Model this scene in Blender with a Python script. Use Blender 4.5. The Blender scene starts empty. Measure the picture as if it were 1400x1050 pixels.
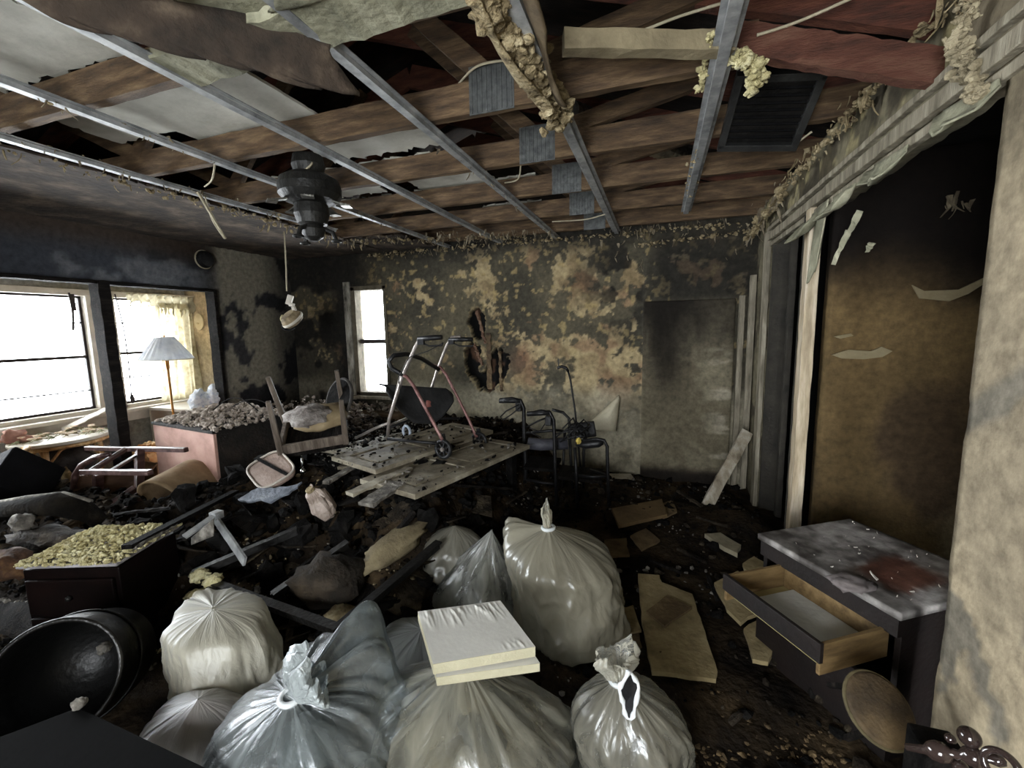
import bpy, math, random
import numpy as np
from mathutils import Vector, Matrix, Euler
from mathutils import noise as mnoise

S = bpy.context.scene
COL = S.collection
R = math.radians
rnd = random.Random(7)

# ------------------------------------------------------------------ camera, light, exposure
F, YAW, PIT, ROL, EYE = 595.87, R(-18.70), R(-7.344), R(-1.009), 1.55
def cam_axes():
    cy, sy, cp, sp, cr, sr = math.cos(YAW), math.sin(YAW), math.cos(PIT), math.sin(PIT), math.cos(ROL), math.sin(ROL)
    f = Vector((sy*cp, cy*cp, sp)); r = Vector((cy, -sy, 0)); u = r.cross(f)
    return cr*r + sr*u, -sr*r + cr*u, f
AX_R, AX_U, AX_F = cam_axes()
cam_d = bpy.data.cameras.new('camera'); cam = bpy.data.objects.new('camera', cam_d); COL.objects.link(cam)
cam_d.sensor_fit = 'HORIZONTAL'; cam_d.sensor_width = 36; cam_d.lens = F/1400*36
cam_d.clip_start = .02
m = Matrix((AX_R, AX_U, -AX_F)).transposed().to_4x4(); m.translation = (0, 0, EYE)
cam.matrix_world = m
S.camera = cam

def P(x, y, X=None, Y=None, Z=None):
    """the point of the room seen at photograph pixel (x, y) on a plane of constant X, Y or Z"""
    d = AX_R*((x-700)/F) - AX_U*((y-525)/F) + AX_F
    t = X/d.x if X is not None else Y/d.y if Y is not None else (Z-EYE)/d.z
    return Vector((0, 0, EYE)) + d*t

W = bpy.data.worlds.new('overcast'); S.world = W; W.use_nodes = True
bg = W.node_tree.nodes['Background']
bg.inputs[0].default_value = (0.93, 0.97, 1.0, 1); bg.inputs[1].default_value = 34.0
S.view_settings.view_transform = 'Standard'; S.view_settings.look = 'None'
S.view_settings.exposure = 0.0; S.view_settings.gamma = 1.0; S.view_settings.use_curve_mapping = False
S.cycles.diffuse_bounces = 5; S.cycles.transparent_max_bounces = 16; S.cycles.max_bounces = 12

def portal(name, loc, rot, sx, sy):
    l = bpy.data.lights.new(name, 'AREA'); l.shape = 'RECTANGLE'; l.size = sx; l.size_y = sy
    l.cycles.is_portal = True
    o = bpy.data.objects.new(name, l); o.location = loc; o.rotation_euler = rot; COL.objects.link(o)
portal('window_and_fill_portal', (-5.62, 2.0, 1.4), (0, R(-90), 0), 1.4, 2.6)
portal('window_and_fill_portal', (-5.62, 3.42, 1.4), (0, R(-90), 0), 1.4, 0.9)
portal('window_and_fill_portal', (-3.31, 4.66, 1.42), (R(-90), 0, 0), .6, 1.4)
portal('window_and_fill_portal', (-.55, -1.72, 1.3), (R(90), 0, 0), 1.0, 1.3)  # unseen opening behind the camera, added for fill light

# ------------------------------------------------------------------ helpers
def lin(c):
    return tuple((v/255/12.92 if v/255 <= .04045 else ((v/255+.055)/1.055)**2.4) for v in c)
def rgba(c): return (*lin(c), 1)

_h = np.random.RandomState(3).rand(256*256)
def vnoise(x, y, seed=0):
    xi = np.floor(x).astype(int); yi = np.floor(y).astype(int); fx = x-xi; fy = y-yi
    fx = fx*fx*(3-2*fx); fy = fy*fy*(3-2*fy)
    def h(a, b): return _h[((a*73 + b*179*31 + seed*7919 + (a*b*13)) & 65535)]
    return (h(xi, yi)*(1-fx)+h(xi+1, yi)*fx)*(1-fy) + (h(xi, yi+1)*(1-fx)+h(xi+1, yi+1)*fx)*fy
def fbm(x, y, o=4, seed=0, g=.5):
    s = 0; a = 1; t = 0
    for k in range(o):
        s = s + a*vnoise(x*2**k+17.3*k, y*2**k+5.1*k, seed+k); t += a; a *= g
    return s/t
def sstep(a, b, x):
    t = np.clip((x-a)/(b-a), 0, 1); return t*t*(3-2*t)

MATS = {}
def mat(name, cols, scale=8, rough=.85, bump=.25, bscale=40, metal=0, spec=.4, stretch=None, attr=False, sheen=0, trans=None, detail=6, dist=.02, open_=0):
    """procedural material: noise blotches through a ramp of sRGB colours, fine noise relief; attr: albedo from the mesh's own paint layer"""
    if name in MATS: return MATS[name]
    M = bpy.data.materials.new(name); M.use_nodes = True; nt = M.node_tree; N = nt.nodes; L = nt.links
    b = N['Principled BSDF']
    b.inputs['Roughness'].default_value = rough; b.inputs['Metallic'].default_value = metal
    b.inputs['Specular IOR Level'].default_value = spec
    tc = N.new('ShaderNodeTexCoord'); co = tc.outputs['Object']
    if stretch:
        mp = N.new('ShaderNodeMapping'); mp.inputs['Scale'].default_value = stretch; L.new(co, mp.inputs[0]); co = mp.outputs[0]
    n = N.new('ShaderNodeTexNoise'); n.inputs['Scale'].default_value = scale; n.inputs['Detail'].default_value = detail; n.inputs['Roughness'].default_value = .62
    L.new(co, n.inputs['Vector'])
    r = N.new('ShaderNodeValToRGB'); e = r.color_ramp.elements
    if attr:
        cols = [(150, 150, 150), (255, 255, 255)]
    k = len(cols)
    for i in range(k):
        pos = .5 if k == 1 else .30+.4*i/(k-1)
        el = e[i] if i < 2 else e.new(pos)
        el.position = pos; el.color = rgba(cols[i])
    if k == 1: e[1].color = rgba(cols[0]); e[1].position = 1
    L.new(n.outputs[0], r.inputs[0]); out = r.outputs[0]
    if attr:
        a = N.new('ShaderNodeAttribute'); a.attribute_name = 'paint'
        mx = N.new('ShaderNodeMix'); mx.data_type = 'RGBA'; mx.blend_type = 'MULTIPLY'; mx.inputs[0].default_value = .75
        L.new(a.outputs['Color'], mx.inputs[6]); L.new(out, mx.inputs[7]); out = mx.outputs[2]
    L.new(out, b.inputs['Base Color'])
    if bump:
        n2 = N.new('ShaderNodeTexNoise'); n2.inputs['Scale'].default_value = bscale; n2.inputs['Detail'].default_value = 5
        L.new(co, n2.inputs['Vector'])
        bp = N.new('ShaderNodeBump'); bp.inputs['Strength'].default_value = bump; bp.inputs['Distance'].default_value = dist
        L.new(n2.outputs[0], bp.inputs['Height']); L.new(bp.outputs[0], b.inputs['Normal'])
    if trans:
        tr = N.new('ShaderNodeBsdfTranslucent'); L.new(out, tr.inputs[0])
        ms = N.new('ShaderNodeMixShader'); ms.inputs[0].default_value = trans
        L.new(b.outputs[0], ms.inputs[1]); L.new(tr.outputs[0], ms.inputs[2]); sh = ms.outputs[0]
        if open_:      # open weave: part of the light passes straight through
            tp = N.new('ShaderNodeBsdfTransparent'); m3 = N.new('ShaderNodeMixShader'); m3.inputs[0].default_value = open_
            L.new(sh, m3.inputs[1]); L.new(tp.outputs[0], m3.inputs[2]); sh = m3.outputs[0]
        L.new(sh, N['Material Output'].inputs[0])
    MATS[name] = M; return M

def film(name, col, clear=.3, rough=.27, wr=(22, 5), tint=(225, 230, 232)):
    """thin creased polythene: part clear, part milky, glossy; creases run along the pleats"""
    M = bpy.data.materials.new(name); M.use_nodes = True; nt = M.node_tree; N = nt.nodes; L = nt.links
    for n in list(N):
        if n.type != 'OUTPUT_MATERIAL': N.remove(n)
    uv = N.new('ShaderNodeUVMap'); uv.uv_map = 'uv'
    mp = N.new('ShaderNodeMapping'); mp.inputs['Scale'].default_value = (wr[0], wr[1], 1); L.new(uv.outputs[0], mp.inputs[0])
    n = N.new('ShaderNodeTexNoise'); n.inputs['Scale'].default_value = 1; n.inputs['Detail'].default_value = 5; n.inputs['Distortion'].default_value = .6
    L.new(mp.outputs[0], n.inputs['Vector'])
    bp = N.new('ShaderNodeBump'); bp.inputs['Strength'].default_value = .55; bp.inputs['Distance'].default_value = .02
    L.new(n.outputs[0], bp.inputs['Height'])
    df = N.new('ShaderNodeBsdfDiffuse'); df.inputs[0].default_value = rgba(col)
    tl = N.new('ShaderNodeBsdfTranslucent'); tl.inputs[0].default_value = rgba(col)
    gl = N.new('ShaderNodeBsdfGlossy'); gl.inputs['Roughness'].default_value = rough; gl.inputs[0].default_value = (.95, .97, 1, 1)
    tp = N.new('ShaderNodeBsdfTransparent'); tp.inputs[0].default_value = rgba(tint)
    for q in (df, tl, gl): L.new(bp.outputs[0], q.inputs['Normal'])
    a = N.new('ShaderNodeMixShader'); a.inputs[0].default_value = .4; L.new(df.outputs[0], a.inputs[1]); L.new(tl.outputs[0], a.inputs[2])
    rp = N.new('ShaderNodeMapRange'); rp.inputs[1].default_value = .35; rp.inputs[2].default_value = .7
    rp.inputs[3].default_value = min(1, clear*1.4); rp.inputs[4].default_value = clear*.55
    L.new(n.outputs[0], rp.inputs[0])
    b = N.new('ShaderNodeMixShader'); L.new(rp.outputs[0], b.inputs[0]); L.new(a.outputs[0], b.inputs[1]); L.new(tp.outputs[0], b.inputs[2])
    fr = N.new('ShaderNodeFresnel'); fr.inputs[0].default_value = 1.5; L.new(bp.outputs[0], fr.inputs['Normal'])
    ad = N.new('ShaderNodeMath'); ad.operation = 'MULTIPLY_ADD'; ad.inputs[1].default_value = .75; ad.inputs[2].default_value = .035; L.new(fr.outputs[0], ad.inputs[0])
    c = N.new('ShaderNodeMixShader'); L.new(ad.outputs[0], c.inputs[0]); L.new(b.outputs[0], c.inputs[1]); L.new(gl.outputs[0], c.inputs[2])
    L.new(c.outputs[0], N['Material Output'].inputs[0])
    return M

def tag(o, label=None, cat=None, group=None, kind=None):
    if label: o['label'] = label
    if cat: o['category'] = cat
    if group: o['group'] = group
    if kind: o['kind'] = kind
    return o
def empty(name, loc=(0, 0, 0), rz=0, rot=None, label=None, cat=None, group=None, kind=None):
    o = bpy.data.objects.new(name, None); COL.objects.link(o); o.location = loc
    o.rotation_euler = rot if rot else (0, 0, rz); o.empty_display_size = .05
    return tag(o, label, cat, group, kind)
def origin(o):
    M = Matrix.Identity(4)
    while o: M = Matrix.LocRotScale(o.location, o.rotation_euler, None) @ M; o = o.parent
    return M
def mesh_obj(name, verts, faces, material, parent=None, world=False, smooth=False, bevel=0, solid=0, label=None, kind=None, uv=None):
    me = bpy.data.meshes.new(name)
    v = [Vector(q) for q in verts]
    if world and parent is not None:
        inv = origin(parent).inverted(); v = [inv @ q for q in v]
    me.from_pydata([tuple(q) for q in v], [], [tuple(f) for f in faces])
    me.update()
    if smooth: me.polygons.foreach_set('use_smooth', [True]*len(me.polygons))
    if material: me.materials.append(material)
    if uv is not None:
        l = me.uv_layers.new(name='uv'); idx = np.empty(len(me.loops), int); me.loops.foreach_get('vertex_index', idx)
        l.data.foreach_set('uv', np.asarray(uv, float)[idx].ravel())
    o = bpy.data.objects.new(name, me); COL.objects.link(o)
    if parent is not None: o.parent = parent
    if solid:
        s = o.modifiers.new('thickness', 'SOLIDIFY'); s.thickness = abs(solid); s.offset = 0 if solid > 0 else -1
    if bevel:
        b = o.modifiers.new('edge', 'BEVEL'); b.width = bevel; b.segments = 2; b.limit_method = 'ANGLE'
    tag(o, label, None, None, kind)
    return o

ICO = None
def ico():
    global ICO
    if ICO is None:
        import bmesh
        out = []
        for sd in (1, 2, 3):
            bm = bmesh.new(); bmesh.ops.create_icosphere(bm, subdivisions=sd, radius=1)
            bm.verts.index_update()
            out.append((np.array([v.co[:] for v in bm.verts]), np.array([[v.index for v in f.verts] for f in bm.faces]))); bm.free()
        ICO = out
    return ICO

class MB:
    def __init__(s): s.v = []; s.f = []
    def add(s, vs, fs):
        k = len(s.v); s.v += [Vector(q) for q in vs]; s.f += [tuple(i+k for i in f) for f in fs]; return s
    def box(s, c, size, rot=None):
        a, b, d = size[0]/2, size[1]/2, size[2]/2
        q = [Vector((x, y, z)) for z in (-d, d) for x, y in ((-a, -b), (a, -b), (a, b), (-a, b))]
        if rot is not None:
            E_ = rot if isinstance(rot, Matrix) else Euler(rot).to_matrix(); q = [E_ @ w for w in q]
        c = Vector(c)
        return s.add([c+w for w in q], [(3, 2, 1, 0), (4, 5, 6, 7), (0, 1, 5, 4), (1, 2, 6, 5), (2, 3, 7, 6), (3, 0, 4, 7)])
    def frame(s, p0, p1, up=(0, 0, 1)):
        d = (Vector(p1)-Vector(p0)).normalized(); u = Vector(up)
        if abs(d.dot(u)) > .98: u = Vector((1, 0, 0)) if abs(d.x) < .9 else Vector((0, 1, 0))
        r = d.cross(u).normalized(); return r, r.cross(d).normalized(), d
    def bar(s, p0, p1, w, h, up=(0, 0, 1), seg=1, jit=0, taper=1):
        p0, p1 = Vector(p0), Vector(p1); r, u, d = s.frame(p0, p1, up); vs = []; fs = []
        for i in range(seg+1):
            t = i/seg; c = p0.lerp(p1, t); k = 1+(taper-1)*t
            for a, b in ((-1, -1), (1, -1), (1, 1), (-1, 1)):
                vs.append(c + r*(a*w/2*k + rnd.uniform(-jit, jit)) + u*(b*h/2*k + rnd.uniform(-jit, jit)) + d*(rnd.uniform(-jit, jit)*.5))
        for i in range(seg):
            for j in range(4):
                a = i*4+j; b = i*4+(j+1) % 4; fs.append((a, b, b+4, a+4))
        e = seg*4; fs += [(3, 2, 1, 0), (e, e+1, e+2, e+3)]
        return s.add(vs, fs)
    def tube(s, path, r, n=8, closed=False, cap=True):
        path = [Vector(p) for p in path]; m_ = len(path); vs = []; fs = []; prev = None
        rr = r if hasattr(r, '__len__') else [r]*m_
        for i, p in enumerate(path):
            if closed: d = path[(i+1) % m_]-path[i-1]
            else: d = path[min(i+1, m_-1)]-path[max(i-1, 0)]
            d.normalize()
            if prev is None:
                a = d.orthogonal().normalized()
            else:
                a = (prev-d*prev.dot(d)).normalized()
            prev = a; b = d.cross(a)
            for j in range(n):
                t = 2*math.pi*j/n; vs.append(p+(a*math.cos(t)+b*math.sin(t))*rr[i])
        for i in range(m_ if closed else m_-1):
            i2 = (i+1) % m_
            for j in range(n):
                j2 = (j+1) % n; fs.append((i*n+j, i*n+j2, i2*n+j2, i2*n+j))
        if cap and not closed: fs += [tuple(range(n))[::-1], tuple(range((m_-1)*n, m_*n))]
        return s.add(vs, fs)
    def lathe(s, prof, n=24, M=None, cap=True):
        M = M or Matrix.Identity(4); vs = []; fs = []; k = len(prof)
        for r, z in prof:
            for j in range(n):
                t = 2*math.pi*j/n; vs.append(M @ Vector((r*math.cos(t), r*math.sin(t), z)))
        for i in range(k-1):
            for j in range(n):
                j2 = (j+1) % n; fs.append((i*n+j, i*n+j2, (i+1)*n+j2, (i+1)*n+j))
        if cap: fs += [tuple(range(n))[::-1], tuple(range((k-1)*n, k*n))]
        return s.add(vs, fs)
    def torus(s, c, r, t, axis=(0, 0, 1), n=24, k=8):
        q = Vector(axis).to_track_quat('Z', 'Y'); c = Vector(c)
        return s.tube([c + q @ Vector((r*math.cos(a), r*math.sin(a), 0)) for a in (2*math.pi*i/n for i in range(n))], t, k, closed=True)
    def blob(s, c, rad, seed=0, sub=2, amp=.25, fr=1.6, rot=None):
        V_, F_ = ico()[sub-1]; c = Vector(c); o = Vector((seed*3.7, seed*1.3, seed*.7)); q = []
        E_ = Euler(rot).to_matrix() if rot else Matrix.Identity(3)
        for v in V_:
            v = Vector(v); k = 1+amp*(mnoise.noise(v*fr+o)+.5*mnoise.noise(v*fr*2.3+o))
            q.append(c + E_ @ Vector((v.x*rad[0]*k, v.y*rad[1]*k, v.z*rad[2]*k)))
        return s.add(q, [tuple(map(int, f)) for f in F_])
    def sheet(s, fn, nu, nv):
        vs = [fn(i/nu, j/nv) for j in range(nv+1) for i in range(nu+1)]
        fs = [(j*(nu+1)+i, j*(nu+1)+i+1, (j+1)*(nu+1)+i+1, (j+1)*(nu+1)+i) for j in range(nv) for i in range(nu)]
        return s.add(vs, fs)
    def slab(s, poly, z0, z1, M=None):
        """prism over a polygon in xy"""
        n = len(poly); M = M or Matrix.Identity(4)
        vs = [M @ Vector((x, y, z)) for z in (z0, z1) for x, y in poly]
        return s.add(vs, [tuple(range(n))[::-1], tuple(range(n, 2*n))]+[(i, (i+1) % n, (i+1) % n+n, i+n) for i in range(n)])
    def ragged(s, outline, M, th, n=60, jag=.012, seed=0):
        """a broken board: polygon outline with torn edges, thickness th along local z"""
        pts = []; m_ = len(outline); rr = random.Random(seed)
        for i in range(m_):
            a = Vector(outline[i]); b = Vector(outline[(i+1) % m_]); k = max(2, int(n*(b-a).length/2))
            for j in range(k):
                p = a.lerp(b, j/k); pts.append((p.x+rr.uniform(-jag, jag), p.y+rr.uniform(-jag, jag)))
        return s.slab(pts, 0, th, M)
    def build(s, name, material, parent=None, **k):
        return mesh_obj(name, s.v, s.f, material, parent, **k)

def chunks(pts, sizes, seed=0, flat=.7, sub=1, amp=.3):
    """many irregular lumps in one mesh (countless rubble)"""
    g = np.random.RandomState(seed); V_, F_ = ico()[sub-1]; n = len(pts); pts = np.asarray(pts, float); sizes = np.asarray(sizes, float)
    A = g.randn(n, 3, 3); Q = np.linalg.qr(A)[0]
    sc = g.uniform(.55, 1.25, (n, 1, 3)); sc[:, 0, 2] *= flat
    v = V_[None]*(1+g.uniform(-amp, amp, (n, len(V_), 1)))*sc
    v = np.einsum('nij,nkj->nki', Q, v)*sizes[:, None, None]
    v[:, :, 2] *= .8
    v += pts[:, None, :]
    f = F_[None]+(np.arange(n)*len(V_))[:, None, None]
    return v.reshape(-1, 3), f.reshape(-1, 3)
def scraps(pts, sizes, seed=0, curl=.5, hang=False):
    """torn curled flakes in one mesh, each a little plate with thickness"""
    g = random.Random(seed); mb = MB()
    for p, sz in zip(pts, sizes):
        E_ = Euler((g.uniform(-.6, .6), g.uniform(-.6, .6), g.uniform(0, 6.3))).to_matrix()
        L_ = sz*g.uniform(.5, 1.5); w = sz*g.uniform(.12, .55); k = g.uniform(-curl, curl); th = .004; k2 = g.uniform(-.5, .5)*sz
        vs = []
        for i in range(4):
            t = i/3; x = t*L_; z = k*L_*t*t
            if hang: x, z = k*L_*t*t, -t*L_
            ww = w*(1-.75*t*t)*g.uniform(.7, 1.2)
            for sgn in (-1, 1):
                for q in (0, th):
                    vs.append(Vector(p) + E_ @ Vector((x+(q if hang else 0), sgn*ww/2+k2*t, z+(0 if hang else q))) if not hang else
                              Vector(p) + Matrix.Rotation(E_.to_euler().z, 3, 'Z') @ Vector((x+q, sgn*ww/2+k2*t, z)))
        fs = []
        for i in range(3):
            a = i*4; b = a+4
            fs += [(a, a+2, b+2, b), (a+1, b+1, b+3, a+3), (a, b, b+1, a+1), (a+2, a+3, b+3, b+2)]
        fs += [(0, 1, 3, 2), (12, 14, 15, 13)]
        mb.add(vs, fs)
    return mb

def paint_wall(name, o, u, v, us, vs, fn, holes=(), thick=.06, parent=None, kind='structure', rough=.9, matname=None, bump=.35):
    """a wall sheet: grid over coordinate lists us, vs; fn(U, V) -> (relief, sRGB colour per point); holes = (u0,u1,v0,v1)"""
    o, u, v = Vector(o), Vector(u), Vector(v); n = u.cross(v)
    us = np.array(sorted(set(np.round(us, 4)))); vs = np.array(sorted(set(np.round(vs, 4))))
    U, V = np.meshgrid(us, vs); d, c = fn(U, V)
    Pw = np.array(o)[None, None]+U[..., None]*np.array(u)+V[..., None]*np.array(v)+d[..., None]*np.array(n)
    nu, nv = len(us), len(vs); I, J = np.meshgrid(np.arange(nu-1), np.arange(nv-1))
    cu = (us[:-1]+us[1:])/2; cv = (vs[:-1]+vs[1:])/2; keep = np.ones((nv-1, nu-1), bool)
    for a, b, c0, d0 in holes:
        keep &= ~((cu[None] > a) & (cu[None] < b) & (cv[:, None] > c0) & (cv[:, None] < d0))
    I = I[keep]; J = J[keep]; a = J*nu+I
    f = np.stack([a, a+1, a+nu+1, a+nu], 1)
    ob = mesh_obj(name, Pw.reshape(-1, 3), f.tolist(), mat(matname or 'painted_plaster', None, scale=22, rough=rough, bump=bump, bscale=70, attr=True, dist=.006, spec=.25), parent, smooth=True, solid=-thick, kind=kind)
    at = ob.data.color_attributes.new('paint', 'FLOAT_COLOR', 'POINT')
    cc = np.clip(c, 0, 255).reshape(-1, 3)/255; cl = np.where(cc <= .04045, cc/12.92, ((cc+.055)/1.055)**2.4)
    at.data.foreach_set('color', np.concatenate([cl, np.ones((len(cl), 1))], 1).ravel())
    return ob
def mixc(a, b, t): return np.asarray(a, float)*(1-t[..., None]) + np.asarray(b, float)*t[..., None]
def cols(st, *edges):
    a, b, step = st; L_ = list(np.arange(a, b, step))+[b]
    for e in edges: L_ += [e]
    return L_
def gauss(U, V, c, r): return np.exp(-(((U-c[0])/r[0])**2+((V-c[1])/r[1])**2))

# palette of materials
M_char = mat('charred_black', [(9, 9, 8), (17, 16, 15), (32, 30, 28)], scale=14, rough=.9, bump=.5, bscale=60, spec=.06)
M_charwood = mat('charred_wood', [(11, 10, 9), (22, 19, 17), (46, 41, 36)], scale=6, rough=.85, bump=.7, bscale=30, stretch=(6, 1, 6), spec=.12)
M_ash = mat('ash_grey', [(60, 58, 54), (105, 100, 92), (160, 155, 145)], scale=20, rough=.95, bump=.5)
M_debris = mat('sooty_debris', [(20, 17, 14), (42, 36, 29), (84, 75, 60)], scale=9, rough=.95, bump=.8, bscale=45, spec=.12)
M_insul = mat('yellow_insulation', [(150, 138, 92), (198, 188, 142), (224, 217, 180)], scale=18, rough=1, bump=.9, bscale=55)
M_insul_d = mat('scorched_insulation', [(84, 72, 52), (146, 130, 98), (190, 176, 142)], scale=16, rough=1, bump=.9, bscale=55)
M_insul_p = mat('ash_coated_insulation', [(110, 100, 92), (170, 158, 146), (214, 204, 192)], scale=14, rough=1, bump=.9, bscale=45)
M_joist = mat('heat_stained_timber', [(54, 42, 30), (88, 69, 49), (126, 104, 76)], scale=5, rough=.8, bump=.3, stretch=(1, 6, 6))
M_rafter = mat('red_stained_timber', [(52, 32, 24), (88, 50, 36), (112, 70, 52)], scale=5, rough=.85, bump=.4, stretch=(1, 5, 5))
M_roof = mat('sooty_roof_boards', [(16, 13, 11), (30, 24, 20), (52, 42, 34)], scale=4, rough=.95, bump=.3, stretch=(1, 6, 6))
M_galv = mat('galvanised_steel', [(112, 115, 116), (156, 158, 158), (190, 191, 190)], scale=12, rough=.5, bump=.15, metal=.3)
M_plate = mat('nail_plate_steel', [(78, 80, 80), (116, 118, 116)], scale=30, rough=.5, bump=.2, metal=.6)
M_trim = mat('smoked_trim_paint', [(92, 86, 72), (140, 132, 114), (180, 172, 152)], scale=7, rough=.7, bump=.25, stretch=(3, 3, .5))
M_white = mat('white_paint', [(196, 188, 172), (226, 220, 208)], scale=6, rough=.6, bump=.1)
M_sash = mat('dark_sash_metal', [(46, 40, 40), (74, 66, 64)], scale=9, rough=.6, bump=.1)
M_black = mat('black_plastic', [(12, 12, 13), (28, 28, 30)], scale=8, rough=.45, bump=.2)
M_blackm = mat('burnt_black_metal', [(10, 10, 10), (30, 28, 26)], scale=10, rough=.45, bump=.3, metal=.3)
M_chrome = mat('dull_chrome', [(150, 150, 150), (190, 188, 184)], scale=10, rough=.25, bump=.05, metal=1)

# ------------------------------------------------------------------ room shell
YB, XL, XR, ZC = 4.46, -4.45, 0.80, 2.45
W0, W1, WZ0, WZ1 = P(479, 395, Y=YB).x, P(527, 395, Y=YB).x, .76, 2.07

def pb(px, py): q = P(px, py, Y=YB); return (q.x, q.z)
def back_fn(U, V):
    X = U+XL; Z = V
    n1 = fbm(X*3.9, Z*3.9, 5, 11); n2 = fbm(X*13, Z*13, 4, 23); n3 = fbm(X*30, Z*30, 3, 31)
    bias = np.zeros_like(X)-.30
    for (px, py, rx, rz, k) in ((665, 385, .09, .22, .75), (722, 348, .09, .13, .5), (800, 420, .22, .5, .27), (770, 350, .3, .25, .1), (832, 500, .4, .28, .45), (700, 520, .3, .25, .35), (620, 500, .35, .16, .3),
                                 (850, 400, .25, .35, .2), (540, 430, .10, .25, .2), (740, 470, .5, .12, .25), (820, 545, .36, .36, .55), (640, 572, .6, .18, .18), (690, 620, .5, .2, .35), (930, 380, .5, .25, .08)):
        bias += k*gauss(X, Z, pb(px, py), (rx, rz))
    f = (n1-.5)*1.25+(n2-.5)*.95+(n3-.5)*.4+bias
    peel = sstep(-.06, .05, f); edge = np.exp(-(f/.05)**2)
    paint = mixc((80, 76, 64), (108, 101, 82), sstep(.3, .7, fbm(X*2, Z*2, 3, 5)))
    tan = mixc((200, 180, 138), (156, 136, 102), sstep(.35, .7, fbm(X*5, Z*5, 4, 9)))
    tan = mixc(tan, (134, 100, 78), .5*sstep(.56, .70, fbm(X*4, Z*4, 3, 41)))
    col = mixc(paint, tan, peel)
    spk = sstep(.66, .72, fbm(X*16, Z*16, 3, 77)); col = mixc(col, (190, 168, 118), spk*.8*sstep(1.1, 1.5, Z))
    low = sstep(1.02, .78, Z+.12*(n1-.5)); col = mixc(col, mixc((186, 178, 154), (138, 131, 112), sstep(.4, .65, n1)), low*.8)
    # soot licking the wall: heavy in the far corner, over the window and along the ceiling
    soot = sstep(-2.95, -3.6, X)*.88*sstep(.25, .6, n1+.3)*(1-.75*sstep(.50, .58, fbm(X*2.6, Z*2.6, 4, 61))*sstep(-3.65, -3.9, X))
    soot = np.maximum(soot, .7*sstep(2.2, 2.5, Z+.25*(n1-.5)))
    soot = np.maximum(soot, .85*sstep(.55, .62, fbm(X*6, Z*6, 4, 91))*gauss(X, Z, pb(850, 380), (.35, .45)))
    soot = np.maximum(soot, .6*sstep(-.2, .05, X)*sstep(1.75, 1.85, Z))
    col = mixc(col, (30, 28, 26), soot)
    # burnt-through hole: charred cavity with red-brown backing
    holes = np.maximum.reduce([gauss(X, Z, pb(652, 440), (.10, .17)), gauss(X, Z, pb(646, 492), (.10, .22)), gauss(X, Z, pb(680, 502), (.13, .19)), gauss(X, Z, pb(663, 520), (.14, .12))])
    hn = holes*(.62+.9*fbm(X*9+3, Z*5, 4, 45))+.5*(n2-.5)+.35*(n3-.5)
    hm = sstep(.40, .47, hn); col = mixc(col, mixc((10, 9, 8), (112, 82, 62), sstep(.55, .66, fbm(X*9, Z*6, 4, 46))*.8), hm)
    rim = np.exp(-((hn-.33)/.06)**2)*sstep(.2, .35, holes); col = mixc(col, (186, 164, 120), rim*.75)
    red = gauss(X, Z, pb(712, 495), (.14, .16))*(1-hm); col = mixc(col, (142, 104, 82), red*.55)
    d = -.006*peel + .008*edge*peel + (n3-.5)*.004 + (n2-.5)*.006 - .055*hm + .01*rim
    d += .035*sstep(-.16, -.14, X)
    return d, col
paint_wall('wall_back', (XL, YB, 0), (1, 0, 0), (0, 0, 1), cols((-.12, XR+.2-XL, .0135), W0-XL, W1-XL), cols((0, ZC+.12, .0135), WZ0, WZ1), back_fn,
           [(W0-XL, W1-XL, WZ0, WZ1)], thick=.08)

def left_fn(U, V):
    Y = U-1.5; Z = V
    n1 = fbm(Y*2.2, Z*2.6, 4, 3); n2 = fbm(Y*6, Z*6, 4, 14)
    c = mixc((62, 65, 72), (104, 106, 110), sstep(.46, .56, n1*.7+n2*.3))
    c = mixc(c, (40, 42, 48), sstep(.55, .66, fbm(Y*3, Z*3, 3, 8)))
    c = mixc(c, (70, 56, 44), .8*sstep(2.18, 2.42, Z+.1*(n1-.5)))
    pl = sstep(3.35, 3.55, Y)*sstep(.45, .49, fbm(Y*3.2+5, Z*2.6, 5, 33)); c = mixc(c, (150, 144, 128), pl)
    c = mixc(c, (34, 32, 32), sstep(3.2, 3.5, Y)*(1-pl)*.55); c = mixc(c, (20, 20, 20), sstep(4.0, 4.4, Y)*.6)
    return (n2-.5)*.008-.004*pl, c
HD = 2.0
paint_wall('wall_left', (XL, -1.5, 0), (0, 1, 0), (0, 0, 1), cols((0, YB+1.56, .025), 2.0, 4.92), cols((0, ZC+.1, .025), HD), lambda U, V: left_fn(U, V),
           [(2.0, 4.92, 0, HD)], thick=.1)

# sunroom beyond the opening
SX, SYE = -5.5, 3.86
def pale(c1, c2, sc=2.5, seed=4):
    def fn(U, V):
        n = fbm(U*sc, V*sc, 4, seed); return (n-.5)*.004, mixc(c1, c2, sstep(.35, .7, n))
    return fn
wins = [(-.1, 2.90), (3.02, SYE-.02)]
WB, WT = .76, 2.0
wy = [(w[0], w[1]) for w in wins]
paint_wall('wall_window', (SX, -1.5, 0), (0, 1, 0), (0, 0, 1), cols((0, SYE+1.5, .06), *[w+1.5 for q in wins for w in q]), cols((0, 2.2, .06), WB, WT), pale((196, 196, 190), (168, 162, 142)),
           [(a+1.5, b+1.5, WB, WT) for a, b in wins], thick=.12)
def end_fn(U, V):
    n = fbm(U*3, V*3, 4, 6); c = mixc((214, 190, 152), (186, 168, 138), sstep(.35, .7, n)); c = mixc(c, (168, 164, 152), sstep(1.6, .9, V)*.6)
    return (n-.5)*.004, c
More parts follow.
